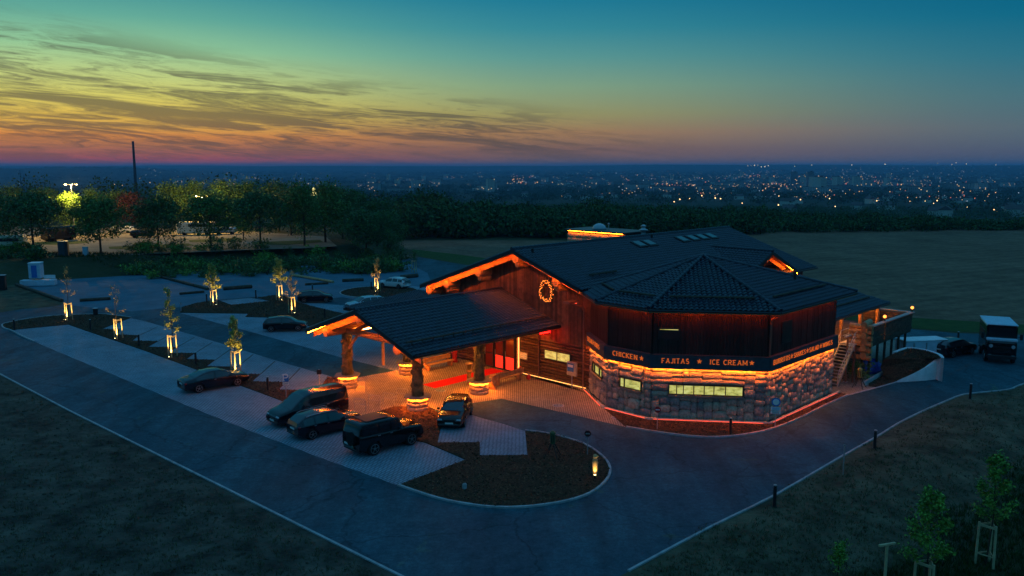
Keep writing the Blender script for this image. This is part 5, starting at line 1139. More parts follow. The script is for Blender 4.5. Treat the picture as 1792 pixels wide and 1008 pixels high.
for px, py, lab in ((771, 684, 'round manhole cover on the plaza near the red carpet'), (977, 710, 'round manhole cover on the apron before the tower'), (1078, 731, 'small pale drain cover beside the wall bed')):
    p = G(px, py); t = thing('manhole_cover', lab, 'manhole cover', (p.x, p.y, .014), group='manhole covers'); s = .34 if px < 1000 else .26
    b = MB(); b.lathe((0, 0, 0), [(s * 1.25, 0), (s * 1.25, .012), (s * 1.02, .014)], 22); b.build('ring', M['kerb'], t); b = MB(); b.lathe((0, 0, .014), [(s, 0), (s, .008)], 22); b.build('lid', M['paver'], t)
# carved totem with its spotlight, splayed tripod lanterns, grey stone
p = G(1041, 836); t = thing('carved_post', 'pale carved figure post glowing yellow from a spot at its foot', 'carved post', (p.x, p.y, .05), face_cam(p))
b = MB(); b.lathe((0, 0, 0), [(.14, 0), (.13, .25), (.15, .5), (.125, .75), (.14, .95), (.10, 1.05)], 14); b.build('body', M['wood'], t, smooth=True)
b = MB(); b.ball((0, -.03, 1.16), .12, 10, (1, 1.15, 1)).ball((.12, -.06, 1.18), .06, 8).ball((0, -.15, 1.14), .05, 8); b.build('head', M['wood'], t, smooth=True)
for s in (-1, 1): b = MB(); b.cyl((s * .12, -.02, .85), (s * .1, -.12, .5), .045, .035, 8); b.build('arm', M['wood'], t)
d = Vector((-p.x, -p.y, 0)).normalized(); uplight((p.x + d.x * .32, p.y + d.y * .32, .06), 60, 'bright ground spotlight below the carved figure post', (-d.x * .35, -d.y * .35, 1))
for px, py, m_, lab in ((967, 800, 'leafpaint', 'dark green lantern on splayed tripod legs in the loop bed'), (1503, 679, 'yellowpaint', 'yellowish lantern on splayed tripod legs in front of the stairs')):
    M.setdefault('leafpaint', mat('green_paint', (.02, .09, .03), .5)); M.setdefault('yellowpaint', mat('yellow_paint', (.32, .27, .07), .5))
    p = G(px, py); t = thing('tripod_lantern', lab, 'lantern', (p.x, p.y, .03), face_cam(p), 'tripod lanterns')
    b = MB(); b.lathe((0, 0, .78), [(.12, 0), (.15, .05), (.15, .55), (.19, .6), (.17, .68), (.06, .76)], 12); b.build('housing', M[m_], t)
    b = MB(); b.box((-.06, -.15, 1.1), (.05, .04, .4)); b.box((.07, -.15, 1.1), (.05, .04, .4)); b.build('slot', M['dark'], t)
    for k in range(4): an = k * math.pi / 2 + .5; b = MB(); b.cyl((.08 * math.cos(an), .08 * math.sin(an), .85), (.55 * math.cos(an), .55 * math.sin(an), 0), .03, .025, 7); b.build('leg', M['dark'], t)
p = G(813, 858); t = thing('stone_block', 'small upright grey stone in the middle of the loop bed', 'stone', (p.x, p.y, .05), .4); b = MB(); b.bbox((0, 0, .17), (.22, .18, .34), .05); b.build('block', M['kerb'], t)
# ---- log barriers on the far car park
for i, (a, c, r, m_, lab) in enumerate((((257, 480), (365, 508), .20, 'darkwood', 'long row of logs slanting across the far car park behind the lit trees'), ((314.6, 516), (359, 512), .17, 'darkwood', 'dark log lying left of the round tree'), ((391, 508), (443, 504), .26, 'darkwood', 'thick dark log lying right of the round tree'),
        ((28.6, 500), (109.5, 529), .22, 'darkwood', 'long log edging the earth patch on the left'), ((139.7, 528), (196, 524.5), .2, 'darkwood', 'dark log lying between the two leftmost lit trees'), ((511, 483), (584, 495.5), .2, 'wood', 'pale long log slanting behind the dark hatchback'),
        ((534, 499.5), (576, 497), .17, 'darkwood', 'dark log behind the bollard and dark hatchback'), ((599, 493.5), (637.6, 491.8), .24, 'darkwood', 'short thick log left of the round bed'), ((702, 488), (732, 485), .3, 'darkwood', 'log pile end beside the white estate car'))):
    p, q = G(*a), G(*c); mid = (p + q) / 2; t = thing('log_barrier', lab, 'log', (mid.x, mid.y, 0), 0, 'log barriers on the far car park'); p -= mid; q -= mid; L_ = (q - p).length; n = max(1, round(L_ / 4.2))
    for k in range(n):
        u, w = p.lerp(q, k / n), p.lerp(q, (k + .96) / n); b = MB(); b.cyl((u.x, u.y, r * .95), (w.x, w.y, r * .95), r * random.uniform(.9, 1.05), r * random.uniform(.85, 1), 10); b.build('log', M[m_], t)
p = G(68, 500); t = thing('utility_kiosk', 'white and blue portable cabin on a pale base at the far left', 'cabin', (p.x, p.y, 0), R(10))
b = MB(); b.bbox((0, 0, .45), (4.4, 1.3, .8), .05); b.build('base', M['lightblue'], t); b = MB(); b.bbox((-.3, .3, 2.1), (1.5, 1.5, 2.1), .06); b.build('cabin', M['lightblue'], t); b = MB(); b.bbox((-.3, .3, 3.2), (1.6, 1.6, .14), .06); b.build('roof', M['white'], t)
b = MB(); b.box((-.3, -.47, 2.05), (.7, .04, 1.7)); b.build('door', M['sign_blue'], t); b = MB(); b.box((1.5, -.1, 1.25), (1.5, .06, .5)); b.build('side_board', M['white'], t)
p = G(167.5, 552); t = thing('litter_bin', 'squat dark litter bin with a pale lid behind the leftmost bollards', 'bin', (p.x, p.y, .06)); b = MB(); b.cyl((0, 0, 0), (0, 0, .72), .24, .27, 14); b.build('body', M['dark'], t); b = MB(); b.lathe((0, 0, .72), [(.28, 0), (.28, .05), (.1, .1)], 14); b.build('lid', M['steel'], t)
p = G(4, 508); t = thing('electrical_cabinet', 'dark cabinet cut by the left edge beside the earth patch', 'cabinet', (p.x, p.y, 0), .2); b = MB(); b.bbox((0, 0, 1.0), (1.0, .7, 2.0), .03); b.build('body', M['dark'], t); b = MB(); b.bbox((0, 0, 2.05), (1.1, .8, .1), .03); b.build('lid', M['steel'], t)

# ------------------------------------------------------------------ under the porch
def at_b(name, label, cat, u, v, rot=0.0, z=.014, group=None): return thing(name, label, cat, WB(u, v) + Vector((0, 0, z)), ROT + rot, group)
def bench(u, v, rot, label, m_='wood'):
    t = at_b('wooden_bench', label, 'bench', u, v, rot, group='wooden benches under the porch')
    for k in range(3): b = MB(); b.bbox((0, -.18 + k * .17, .46), (3.0, .155, .07), .02); b.build('seat_plank', M[m_], t)
    for k in range(2): b = MB(); b.bbox((0, .27 + k * .02, .68 + k * .2), (3.0, .06, .18), .02); b.build('back_plank', M[m_], t)
    for x in (-1.2, 1.2):
        b = MB(); b.bbox((x, 0, .21), (.22, .5, .42), .04); b.build('leg', M['log'], t); b = MB(); b.beam((x, .24, .2), (x, .32, 1.0), .1, .08); b.build('back_post', M['log'], t)
    return t
bench(36.9, 43.3, 0, 'pale plank bench against the far side of the red carpet'); bench(37.5, 37.1, math.pi, 'plank bench beside the carved stump and the near porch column')
t = at_b('red_carpet', 'bright red carpet running from the plaza to the lobby doors', 'carpet', 36.3, 40.0, 0, .016); b = MB(); b.box((0, 0, .006), (6.2 * K, 1.25 * K, .012)); b.build('pile', M['red'], t)
t = at_b('totem_post', 'slim dark wooden post with a pale cap in front of the lobby', 'post', 35.3, 38.45); b = MB(); b.bbox((0, 0, .8), (.28, .28, 1.6), .05); b.build('shaft', M['greenwood'], t); b = MB(); b.bbox((0, 0, 1.66), (.44, .44, .12), .04); b.build('cap', M['wood'], t); b = MB(); b.bbox((0, 0, 1.1), (.36, .36, .14), .04); b.build('band', M['log'], t)
t = at_b('carved_stump', 'stout carved log stump at the end of the near bench', 'stump', 35.75, 36.7); b = MB(); b.lathe((0, 0, 0), [(.33, 0), (.3, .3), (.28, .9), (.27, 1.05)], 12); b.build('trunk', M['log'], t); b = MB(); b.beam((-.2, -.3, .5), (-.62, -.42, .95), .2, .34); b.build('wing', M['wood'], t)
t = at_b('red_heart_ornament', 'red wing shaped ornament standing by the corner light strip', 'ornament', 39.0, 37.75); b = MB(); b.add([(0, -.05, 0), (.1, -.05, 0), (.5, -.05, .75), (.12, -.05, .6), (-.35, -.05, .35), (0, .05, 0), (.1, .05, 0), (.5, .05, .75), (.12, .05, .6), (-.35, .05, .35)], [(0, 1, 2, 3, 4), (9, 8, 7, 6, 5), (0, 5, 6, 1), (1, 6, 7, 2), (2, 7, 8, 3), (3, 8, 9, 4), (4, 9, 5, 0)]); b.build('wing', M['redpaint'], t); b = MB(); b.box((0, 0, .03), (.3, .3, .06)); b.build('base', M['dark'], t)
t = at_b('red_planter', 'tall red goblet shaped planter behind the far bench', 'planter', 38.9, 43.9); b = MB(); b.lathe((0, 0, 0), [(.28, 0), (.2, .3), (.22, .7), (.34, 1.2), (.3, 1.22)], 14); b.build('pot', M['redpaint'], t, smooth=True); b = MB(); V, F = leaf_cloud([(0, 0, 1.35), (0, 0, 1.5)], 50, (.14, .14, .12), .09); link('plant', npmesh('plant', V, F, M['leaf']), t)
t = at_b('red_lantern', 'small round red lantern on the paving by the wall', 'lantern', 38.95, 36.6); b = MB(); b.lathe((0, 0, 0), [(.1, 0), (.17, .08), (.2, .2), (.15, .34), (.08, .4)], 12); b.build('body', M['redpaint'], t, smooth=True); b = MB(); b.lathe((0, 0, .4), [(.1, 0), (.04, .06)], 10); b.build('lid', M['steel'], t)
t = at_b('menu_board', 'small lit menu board on the log wall beside the corner strip', 'board', 39.76, 37.8, 0, 1.05 * K); b = MB(); b.box((-.03, 0, .3), (.06, .86, .62)); b.build('frame', M['wood'], t); M['menu'] = emit('menu_paper', (1, .45, .13), .5); b = MB(); b.box((-.066, 0, .3), (.01, .72, .48)); b.build('sheet', M['menu'], t)
b = MB()
for k in range(5): b.box((-.073, -.18 if k % 2 else .17, .14 + k * .08), (.006, .26, .025))
b.build('print', M['log'], t)
t = at_b('notice_board', 'pale notice board on a single post by the tower wall', 'notice board', 39.3, 33.15); b = MB(); b.cyl((0, 0, 0), (0, 0, 1.0), .05, .05, 8); b.build('post', M['steel'], t); b = MB(); b.bbox((0, 0, 1.5), (.16, .95, 1.05), .03); b.build('case', M['steel'], t); b = MB(); b.box((-.09, .08, 1.6), (.02, .6, .62)); b.build('poster', M['sign_blue'], t); b = MB(); b.box((-.105, .08, 1.72), (.01, .5, .2)); b.build('picture', M['sign_white'], t)
t = at_b('light_wreath', 'oval wreath of orange fairy lights on the gable boards', 'wreath', 39.72, 35.68, 0, 5.95 * K); b = MB(); rg = [(0, .60 * math.cos(a) * 1.0, .74 * math.sin(a)) for a in [2 * math.pi * k / 24 for k in range(25)]]; b.tube(rg, .06, 6); V, F = leaf_cloud(rg, 22, (.05, .07, .07), .06); b.build('ring', M['darkwood'], t); link('twigs', npmesh('twigs', V, F, M['leaf2']), t, 'stuff')
b = MB()
for k in range(76):
    a = 2 * math.pi * k / 76; rr = random.uniform(.78, 1.24); b.ball((-.1 - random.random() * .08, .60 * rr * math.cos(a), .74 * rr * math.sin(a)), .022, 6)
b.build('fairy_light', M['bulb'], t, kind='stuff')
# ------------------------------------------------------------------ service side on the right
st = at_b('metal_stairs', 'galvanised outdoor stairs with handrails climbing to the terrace', 'stairs', 51.5, 21.7, 0, .012)
run = 2.8; rise = 2.35 * K
for sy in (-.55, .55):
    b = MB(); b.beam((0, sy, .1), (run, sy, rise), .05, .24); b.build('stringer', M['steel'], st)
    b = MB(); b.tube([(0, sy, .0), (0, sy, 1.0), (run, sy, rise + 1.0), (run + 1.5, sy, rise + 1.0), (run + 1.5, sy, rise)], .03, 6); b.tube([(0, sy, .55), (run, sy, rise + .55), (run + 1.5, sy, rise + .55)], .02, 6); b.build('handrail', M['steel'], st)
    for k in range(9):
        x = run * k / 8; b = MB(); b.cyl((x, sy, rise * k / 8), (x, sy, rise * k / 8 + 1.0), .018, .018, 5); b.build('baluster', M['steel'], st)
for k in range(13): b = MB(); b.box((run * (k + .5) / 13, 0, rise * (k + .7) / 13), (.26, 1.06, .04)); b.build('tread', M['steel'], st)
b = MB(); b.box((run + .75, 0, rise + .02), (1.5, 1.2, .08)); b.build('landing', M['steel'], st)
for x in (run + .1, run + 1.4): b = MB(); b.cyl((x, -.5, 0), (x, -.5, rise), .05, .05, 8); b.build('leg', M['steel'], st)
t = at_b('steel_pole', 'tall slender steel pole with a crosshead standing beside the stairs', 'pole', 53.0, 21.35); b = MB(); b.cyl((0, 0, 0), (0, 0, 3.6), .075, .07, 10); b.build('shaft', M['copper'], t); b = MB(); b.box((0, 0, 3.62), (1.0, .14, .12)); b.build('crosshead', M['steel'], t); b = MB(); b.box((0, 0, .02), (.3, .3, .04)); b.build('foot', M['steel'], t)
for u, v, z, lab in ((62.3, 20.6, 3.62, 'amber globe lamp on the far corner of the terrace parapet'), (57.25, 20.65, 3.62, 'amber globe lamp midway along the terrace parapet'), (54.0, 24.2, 2.75, 'small amber lamp glowing under the lean to roof')):
    t = at_b('terrace_lamp', lab, 'lamp', u, v, 0, z * K, 'amber terrace lamps'); b = MB(); b.lathe((0, 0, 0), [(.09, 0), (.05, .06), (.04, .2)], 10); b.build('base', M['dark'], t); b = MB(); b.ball((0, 0, .34), .13, 12); b.build('globe', M['globe'], t, smooth=True)
# curved white retaining wall holding a sloping bed
arc = [G(*q) for q in ((1566, 669.5), (1592, 668), (1620, 666), (1641, 664))] + [G(*q, 1.85) for q in ((1652, 627), (1648, 621), (1632, 615), (1610, 610), (1585, 608), (1562, 616))]
arc2 = [Vector((*q, 0)) for q in smooth_pts([(q.x, q.y) for q in arc], 4)]; n = len(arc2)
wall = thing('retaining_wall', 'curved white retaining wall around the raised bark bed on the right', 'wall', arc2[0]); b = MB()
hts = [1.85 * min(1, k / n / .38) + .02 for k in range(n)]
cen = sum(arc2, Vector()) / n
for k in range(n - 1):
    a, c = arc2[k] - arc2[0], arc2[k + 1] - arc2[0]; ia = a + (cen - arc2[k]).normalized() * .25; ic = c + (cen - arc2[k + 1]).normalized() * .25
    P = [a, c, ic, ia]; b.hexa([(q.x, q.y, -.05) for q in P] + [(P[0].x, P[0].y, hts[k]), (P[1].x, P[1].y, hts[k + 1]), (P[2].x, P[2].y, hts[k + 1]), (P[3].x, P[3].y, hts[k])])
b.build('wall_face', M['white'], wall)
b = MB(); P = [(*(arc2[k] + (cen - arc2[k]).normalized() * .22).xy, max(.05, hts[k] - .06)) for k in range(n)] + [(*G(1547, 623, 1.7).xy, 1.5), (*G(1541, 638, 1.0).xy, .8), (*G(1548, 655, .4).xy, .2)]; n = len(P); b.add(P + [(cen.x, cen.y, 1.42)], [(k, (k + 1) % n, n) for k in range(n)]); ob = b.build('planting_bed', M['mulch'], None, kind='structure')
RB = ([Vector((p[0], p[1], 0)) for p in P], Vector((cen.x, cen.y, 0)), [p[2] for p in P])
bed('planting_bed', PX([(1566, 669), (1535, 678), (1520, 676), (1520, 662), (1548, 655), (1570, 652)]), .05)
kerb(PX([(1510, 676), (1552, 652)]), .2, .3)
for px, py, dims, m_, rz, lab, nm, cat in ((1610, 622, (4.0, 1.5, 1.35), 'lightblue', 10, 'pale blue skip container behind the curved white wall', 'skip_container', 'container'),):
    p = G(px, py); t = thing(nm, lab, cat, (p.x, p.y, .0), R(rz)); b = MB(); b.bbox((0, 0, dims[2] / 2 + .1), dims, .06); b.build('body', M[m_], t); b = MB(); b.bbox((0, 0, dims[2] + .14), (dims[0] * 1.03, dims[1] * 1.06, .1), .04); b.build('lid', M['white'], t)
    for x in (-1.2, 0, 1.2): b = MB(); b.box((x, -dims[1] / 2 - .03, .75), (.1, .06, 1.1)); b.build('rib', M['steel'], t)
for px, py, s, lab in ((1520, 650, 1.0, 'blue tarpaulin heap in the yard beside the dark hedge ball'), (1651, 620, .8, 'blue tarpaulin covered pile beside the pale container')):
    p = G(px, py); t = thing('tarpaulin_pile', lab, 'tarpaulin', (p.x, p.y, 0), .5, 'blue tarpaulin piles'); b = MB(); b.ball((0, 0, .3), 1, 14, (1.3 * s, .9 * s, .75 * s))
    o = b.build('cover', M['blue'], t)
    for q in o.data.vertices: q.co += Vector([random.uniform(-.1, .1) for _ in range(3)]); q.co.z = max(q.co.z, 0)
p = G(1498, 664); t = thing('shrub', 'dark rounded shrub under the terrace landing', 'shrub', (p.x, p.y, 0)); V, F = leaf_cloud([(RNG.normal(0, .5), RNG.normal(0, .5), RNG.uniform(.3, 1.5)) for _ in range(40)], 22, (.16, .16, .16), .1); link('foliage', npmesh('foliage', V, F, M['leaf2']), t); b = MB(); b.cyl((0, 0, 0), (0, 0, .9), .06, .04, 6); b.build('stem', M['bark'], t)

# ------------------------------------------------------------------ upper car park
def street_lamp(px, py, head_y, label, power):
    p = G(px, py, 2.4); sc = FPX / math.hypot(p.x, p.y); h = (py - head_y) / sc; t = thing('street_lamp', label, 'street lamp', (p.x, p.y, 2.41), 0, 'street lamps of the upper car park'); b = MB(); b.cyl((0, 0, 0), (0, 0, h - .1), .1, .06, 8); b.build('pole', M['steel'], t)
    for s in (-1, 1):
        b = MB(); b.beam((0, 0, h - .15), (s * 1.05, 0, h), .06); b.build('arm', M['steel'], t); b = MB(); b.bbox((s * 1.15, 0, h + .03), (.55, .25, .14), .05); hd = b.build('head', M['dark'], t); b = MB(); b.ball((s * 1.15, 0, h - .08), .19 if s < 0 else .12, 10, (1.2, 1, .7)); b.build('lens', M['sodium'], hd)
    l = bpy.data.lights.new('lamp', 'POINT'); l.energy = power; l.color = (1, .60, .14); l.shadow_soft_size = .25; o = bpy.data.objects.new('lamp', l); COL.objects.link(o); o.parent = t; o.location = (0, 0, h - .45)
M['sodium'] = emit('sodium_lamp', (1, .66, .22), 40)
street_lamp(131, 411, 333, 'twin headed street lamp glowing above the yellow lit tree', 15000)
street_lamp(357, 408, 347, 'twin headed street lamp above the white camper', 12000)
street_lamp(-75, 425, 350, 'twin headed street lamp outside the left edge of the picture', 12000)
def simple_vehicle(px, py, dims, m_, rz, label, nm, cat, grp=None):
    p = G(px, py, 2.4); t = thing(nm, label, cat, (p.x, p.y, 2.42), R(rz), grp); L_, w, h = dims; b = MB(); b.bbox((0, 0, h / 2 + .28), (L_, w, h), .25); b.build('body', M[m_], t)
    b = MB(); b.box((L_ * .1, 0, h * .72 + .28), (L_ * .55, w + .02, h * .22)); b.build('window', M['glass'], t)
    for x in (-L_ * .3, L_ * .3): b = MB(); b.cyl((x, -w / 2 - .01, .32), (x, w / 2 + .01, .32), .32, .32, 12); b.build('wheel', M['rubber'], t)
    return t
simple_vehicle(14, 441, (5.6, 2.2, 2.5), 'cream', 12, 'cream caravan parked at the left edge of the upper car park', 'caravan', 'caravan')
simple_vehicle(104, 421, (6.5, 2.3, 2.5), 'car_black', 70, 'dark van standing behind the broad left tree', 'parked_van', 'van', 'vehicles of the upper car park')
simple_vehicle(344, 411, (7.5, 2.3, 2.4), 'cream', 8, 'white camper behind the tree below the second street lamp', 'camper', 'camper', 'vehicles of the upper car park')
simple_vehicle(215, 408, (4.4, 1.8, 1.2), 'car_white', 5, 'white car far behind the slim crowned tree', 'parked_car', 'car', 'vehicles of the upper car park')
simple_vehicle(250, 416, (4.5, 1.8, 1.2), 'car_brown', 8, 'dark car on the upper tarmac left of the round green tree', 'parked_car', 'car', 'vehicles of the upper car park')
simple_vehicle(395, 410, (4.5, 1.8, 1.2), 'car_silver', 5, 'grey car on the upper tarmac right of the white camper', 'parked_car', 'car', 'vehicles of the upper car park')
p = G(112, 448, 2.4); t = thing('utility_cabinet', 'tall blue grey utility cabinet on the edge of the upper car park', 'cabinet', (p.x, p.y, 2.4), .3); b = MB(); b.bbox((0, 0, 1.15), (1.4, 1.1, 2.3), .05); b.build('body', M['fascia'], t); b = MB(); b.box((-.2, -.57, 1.15), (.9, .04, 2.0)); b.build('door', M['sign_dark'], t); b = MB(); b.bbox((0, 0, 2.34), (1.5, 1.2, .1), .04); b.build('roof', M['steel'], t)
p = G(150, 447, 2.4); t = thing('meter_box', 'small pale green meter box right of the utility cabinet', 'box', (p.x, p.y, 2.4)); b = MB(); b.bbox((0, 0, .65), (.75, .5, 1.3), .04); b.build('body', M['lightblue'], t); b = MB(); b.bbox((0, 0, 1.34), (.82, .58, .1), .03); b.build('lid', M['white'], t)
# shrubs on the embankment
sh_meshes = []
for k in range(5):
    cs = [(RNG.normal(0, .75), RNG.normal(0, .75), RNG.uniform(.2, 1.7) * (1 - .25 * (k % 2))) for _ in range(30)]; V, F = leaf_cloud(cs, 16, (.22, .22, .2), .15); sh_meshes.append(npmesh('foliage', V, F, M[('leaf2', 'leaf', 'leaf2', 'leaf3', 'leaf2')[k]]))
sb = MB()
for k in range(5): an = k * 1.26; sb.cyl((0, 0, -.1), (.5 * math.cos(an), .5 * math.sin(an), 1.1), .04, .015, 5)
stem_me = sb.mesh('stem', M['bark'])
for k in range(118):
    f = random.random(); px = 236 + 474 * f if k > 12 else random.choice((18, 28, 52, 58, 8, 66)) + random.uniform(-8, 8); base = 447 - 11 * max(0, (px - 230) / 480); p = G(px, base + random.uniform(1, 24 if k > 12 else 16), 1.6); zz = hz(p.x, p.y)
    t = thing('shrub', 'dark leafy shrub on the embankment below the upper car park', 'shrub', (p.x, p.y, zz - .1), random.uniform(0, 6), 'shrubs on the embankment'); s = random.uniform(.7, 1.35); t.scale = (s, s, s * random.uniform(.7, 1.2)); link('foliage', random.choice(sh_meshes), t); link('stem', stem_me, t)

# ------------------------------------------------------------------ far land: woods, town, chimney
def azd(px, d): r = ray(px, 300); a = math.atan2(r[0], r[1]); return d * math.sin(a), d * math.cos(a)
def crowns(spec, nl, leafm, name, sizes, kind='stuff'):
    """spec: array of x, y, z, width, height"""
    sp = np.asarray(spec); m_ = len(sp); n = m_ * nl; r = np.repeat(sp, nl, 0); u = RNG.normal(0, 1, (n, 3)); u /= np.linalg.norm(u, axis=1)[:, None]; u *= (RNG.random(n) ** .35)[:, None]
    lob = 1 + .25 * np.sin(u[:, 0] * 5 + r[:, 0]) * np.cos(u[:, 1] * 4 + r[:, 1]); c = np.stack([r[:, 0] + u[:, 0] * r[:, 3] * .5 * lob, r[:, 1] + u[:, 1] * r[:, 3] * .5 * lob, r[:, 2] + r[:, 4] * (.55 + .47 * u[:, 2] * lob)], 1)
    a = RNG.normal(0, 1, (n, 3)); a /= np.linalg.norm(a, axis=1)[:, None]; b = RNG.normal(0, 1, (n, 3)); b -= (a * b).sum(1)[:, None] * a; b /= np.linalg.norm(b, axis=1)[:, None]; s = (sizes * r[:, 3] * RNG.uniform(.6, 1.3, n))[:, None]
    V = np.stack([c - a * s, c + b * s * .6, c + a * s, c - b * s * .6], 1).reshape(-1, 3); return link(name, npmesh(name, V, np.arange(n * 4).reshape(-1, 4), M[leafm]), None, kind)
def scatter(n, az0, az1, d0, d1, w, h, dens=None):
    out = []
    while len(out) < n:
        az = R(random.uniform(az0, az1)); d = math.sqrt(random.uniform(d0 * d0, d1 * d1))
        if dens and noise.noise(Vector((d * math.sin(az) / dens, d * math.cos(az) / dens, 3.3))) < random.uniform(-.25, .12): continue
        out.append((d * math.sin(az), d * math.cos(az), 0, w * random.uniform(.7, 1.35), h * random.uniform(.65, 1.25)))
    a = np.array(out); a[:, 2] = height(a[:, 0], a[:, 1]) - .5; return a
M['wood_leaf'] = mat('woodland_leaf', (.040, .085, .026), .8, .15, island=.55); M['wood_leaf2'] = mat('distant_woodland_leaf', (.035, .065, .026), .85, .1, island=.45)
def edge_band(n, px0, px1, depth, w, h0, h1):
    out = []
    for k in range(n):
        px = random.uniform(px0, px1); f = (px - px0) / (px1 - px0); e = float(np.interp(px, [690, 990, 1320, 1560, 1792, 1960], [189, 190, 210, 230, 251, 258])); d = e + 3 + depth * random.random() ** 1.5; x, y = azd(px, d); h = (h0 + (h1 - h0) * f) * random.uniform(.6, 1.2) * (1 + .45 * noise.noise(Vector((px / 60, 2.2, 0)))); out.append((x, y, hz(x, y) - .4, w * random.uniform(.6, 1.4), h))
    return np.array(out)
tag(crowns(edge_band(520, 690, 1330, 90, 8, 7.4, 4.4), 210, 'wood_leaf', 'woodland', .05), 'dense dark woodland beyond the ploughed field', 'woodland')
tag(crowns(edge_band(380, 1300, 1960, 55, 6, 4.0, 2.6), 170, 'wood_leaf', 'hedgerow', .05), 'dark hedgerow along the far edge of the ploughed field', 'hedgerow')
tag(crowns(scatter(420, -37, -6, 250, 420, 11, 11), 240, 'wood_leaf', 'woodland', .033), 'dark woodland behind the upper car park', 'woodland')
tag(crowns(scatter(1500, -38, 38, 400, 900, 11, 6.2, 120), 120, 'wood_leaf', 'wooded_valley', .045), 'wooded valley floor between the field and the town', 'woodland')
tag(crowns(scatter(2600, -38, 38, 900, 2600, 20, 10, 260), 44, 'wood_leaf2', 'distant_woods', .07), 'distant patches of woodland around the town', 'woodland')
tag(crowns(scatter(1500, -36, 36, 2600, 8500, 60, 13, 700), 34, 'wood_leaf2', 'distant_woods', .05), 'far woods on the flanks of the hills', 'woodland')
cvar = [mat('city_block_wall', c, .85, .2) for c in ((.42, .42, .42), (.30, .29, .28), (.5, .46, .40), (.22, .23, .25))]; M['cityroof'] = mat('city_roof', (.09, .07, .065), .9)
M['citywin'] = emit('lit_city_window', (1, .58, .22), 1.6, False); M['citydark'] = mat('dark_city_window', (.02, .025, .03), .3)
bmesh_ = []
for k in range(8):                                   # eight slab and tower blocks: walls, window bands, roof, a few lit windows
    L_, D_, H_ = [(62, 13, 17), (38, 13, 17), (20, 18, 36), (80, 14, 14), (26, 16, 26), (46, 14, 20), (30, 22, 11), (18, 18, 48)][k]
    w = MB(); w.box((0, 0, H_ / 2 - 4), (L_, D_, H_ + 8)); win = MB(); lit = MB(); st_ = 3.0
    for fl in range(int(H_ / st_)):
        zc = 1.6 + fl * st_; nwin = int(L_ / 3.6)
        for q in range(nwin):
            x = -L_ / 2 + (q + .5) * L_ / nwin; tgt = lit if random.random() < .05 else win
            tgt.box((x, -D_ / 2 - .02, zc), (1.7, .12, 1.5))
    rf = MB(); rf.box((0, 0, H_ + .3), (L_ + .8, D_ + .8, .6)); rf.box((L_ * .2, 0, H_ + 1.6), (4, 4, 2.4)); k4 = cvar[k % 4]
    bmesh_.append((w.mesh('walls', k4), win.mesh('window', M['citydark']), lit.mesh('lit_window', M['citywin']), rf.mesh('roof', M['cityroof'])))
def block(k, x, y, rz, label, sc=1.0, group='blocks of the distant town'):
    t = thing('town_block', label, 'building', (x, y, hz(x, y)), rz, group); t.scale = (sc,) * 3; a, b_, c, d = bmesh_[k]; link('walls', a, t); link('window', b_, t, 'stuff'); link('roof', d, t)
    if len(c.vertices): link('lit_window', c, t, 'stuff')
    return t
for px, d, k, rz, lab in ((1115, 2100, 0, 0, 'long pale slab block low in the town, left of centre'), (1165, 2060, 3, .06, 'longest slab block in the town, right of the pale one'), (1500, 2500, 2, .3, 'pale tower block in the middle of the town skyline'), (1418, 2550, 7, .2, 'tall narrow tower block left of the pale tower'), (1680, 2350, 5, -.25, 'bright pale slab block at the right of the town'), (1455, 2480, 4, .25, 'mid height block between the two towers'), (1390, 2650, 7, .1, 'slim tower block at the left of the tower group'), (1520, 2600, 4, .3, 'mid height block right of the pale tower')):
    x, y = azd(px, d); block(k, x, y, -math.atan2(x, y) + rz, lab, group=None)
for k in range(170):
    px = random.triangular(880, 1850, 1400) if random.random() < .8 else random.uniform(300, 900); d = random.uniform(1900, 4800); x, y = azd(px, d); block(random.choice((0, 1, 1, 3, 4, 5, 6, 6, 2)), x, y, random.uniform(-.6, .6), 'small dim block among the rooftops of the distant town', random.uniform(.6, 1.05))
hb = MB(); hr = MB()
for k in range(620):                                 # houses too many and too small to tell apart
    px = random.uniform(980, 1900) if random.random() < .8 else random.uniform(100, 980); d = random.uniform(700 if px > 1350 else 1300, 12000); x, y = azd(px, d); z = hz(x, y); rz = random.uniform(0, 3); L_, D_, H_ = random.uniform(9, 16), random.uniform(8, 11), random.uniform(4, 7); hb.box((x, y, z + H_ / 2 - 1), (L_, D_, H_ + 2), rz)
    ca, sa = math.cos(rz), math.sin(rz); tr_ = lambda i, j, h: (x + i * ca - j * sa, y + i * sa + j * ca, z + H_ + h); hr.add([tr_(-L_ / 2 - .3, -D_ / 2 - .4, 0), tr_(L_ / 2 + .3, -D_ / 2 - .4, 0), tr_(L_ / 2 + .3, D_ / 2 + .4, 0), tr_(-L_ / 2 - .3, D_ / 2 + .4, 0), tr_(-L_ / 2 - .3, 0, 3.6), tr_(L_ / 2 + .3, 0, 3.6)], [(0, 1, 5, 4), (2, 3, 4, 5), (0, 4, 3), (1, 2, 5), (3, 2, 1, 0)])
town = thing('distant_houses', 'scattered small houses of the distant town', 'houses'); town['kind'] = 'stuff'; hb.build('walls', cvar[2], town, kind='stuff'); hr.build('roofs', M['cityroof'], town, kind='stuff')
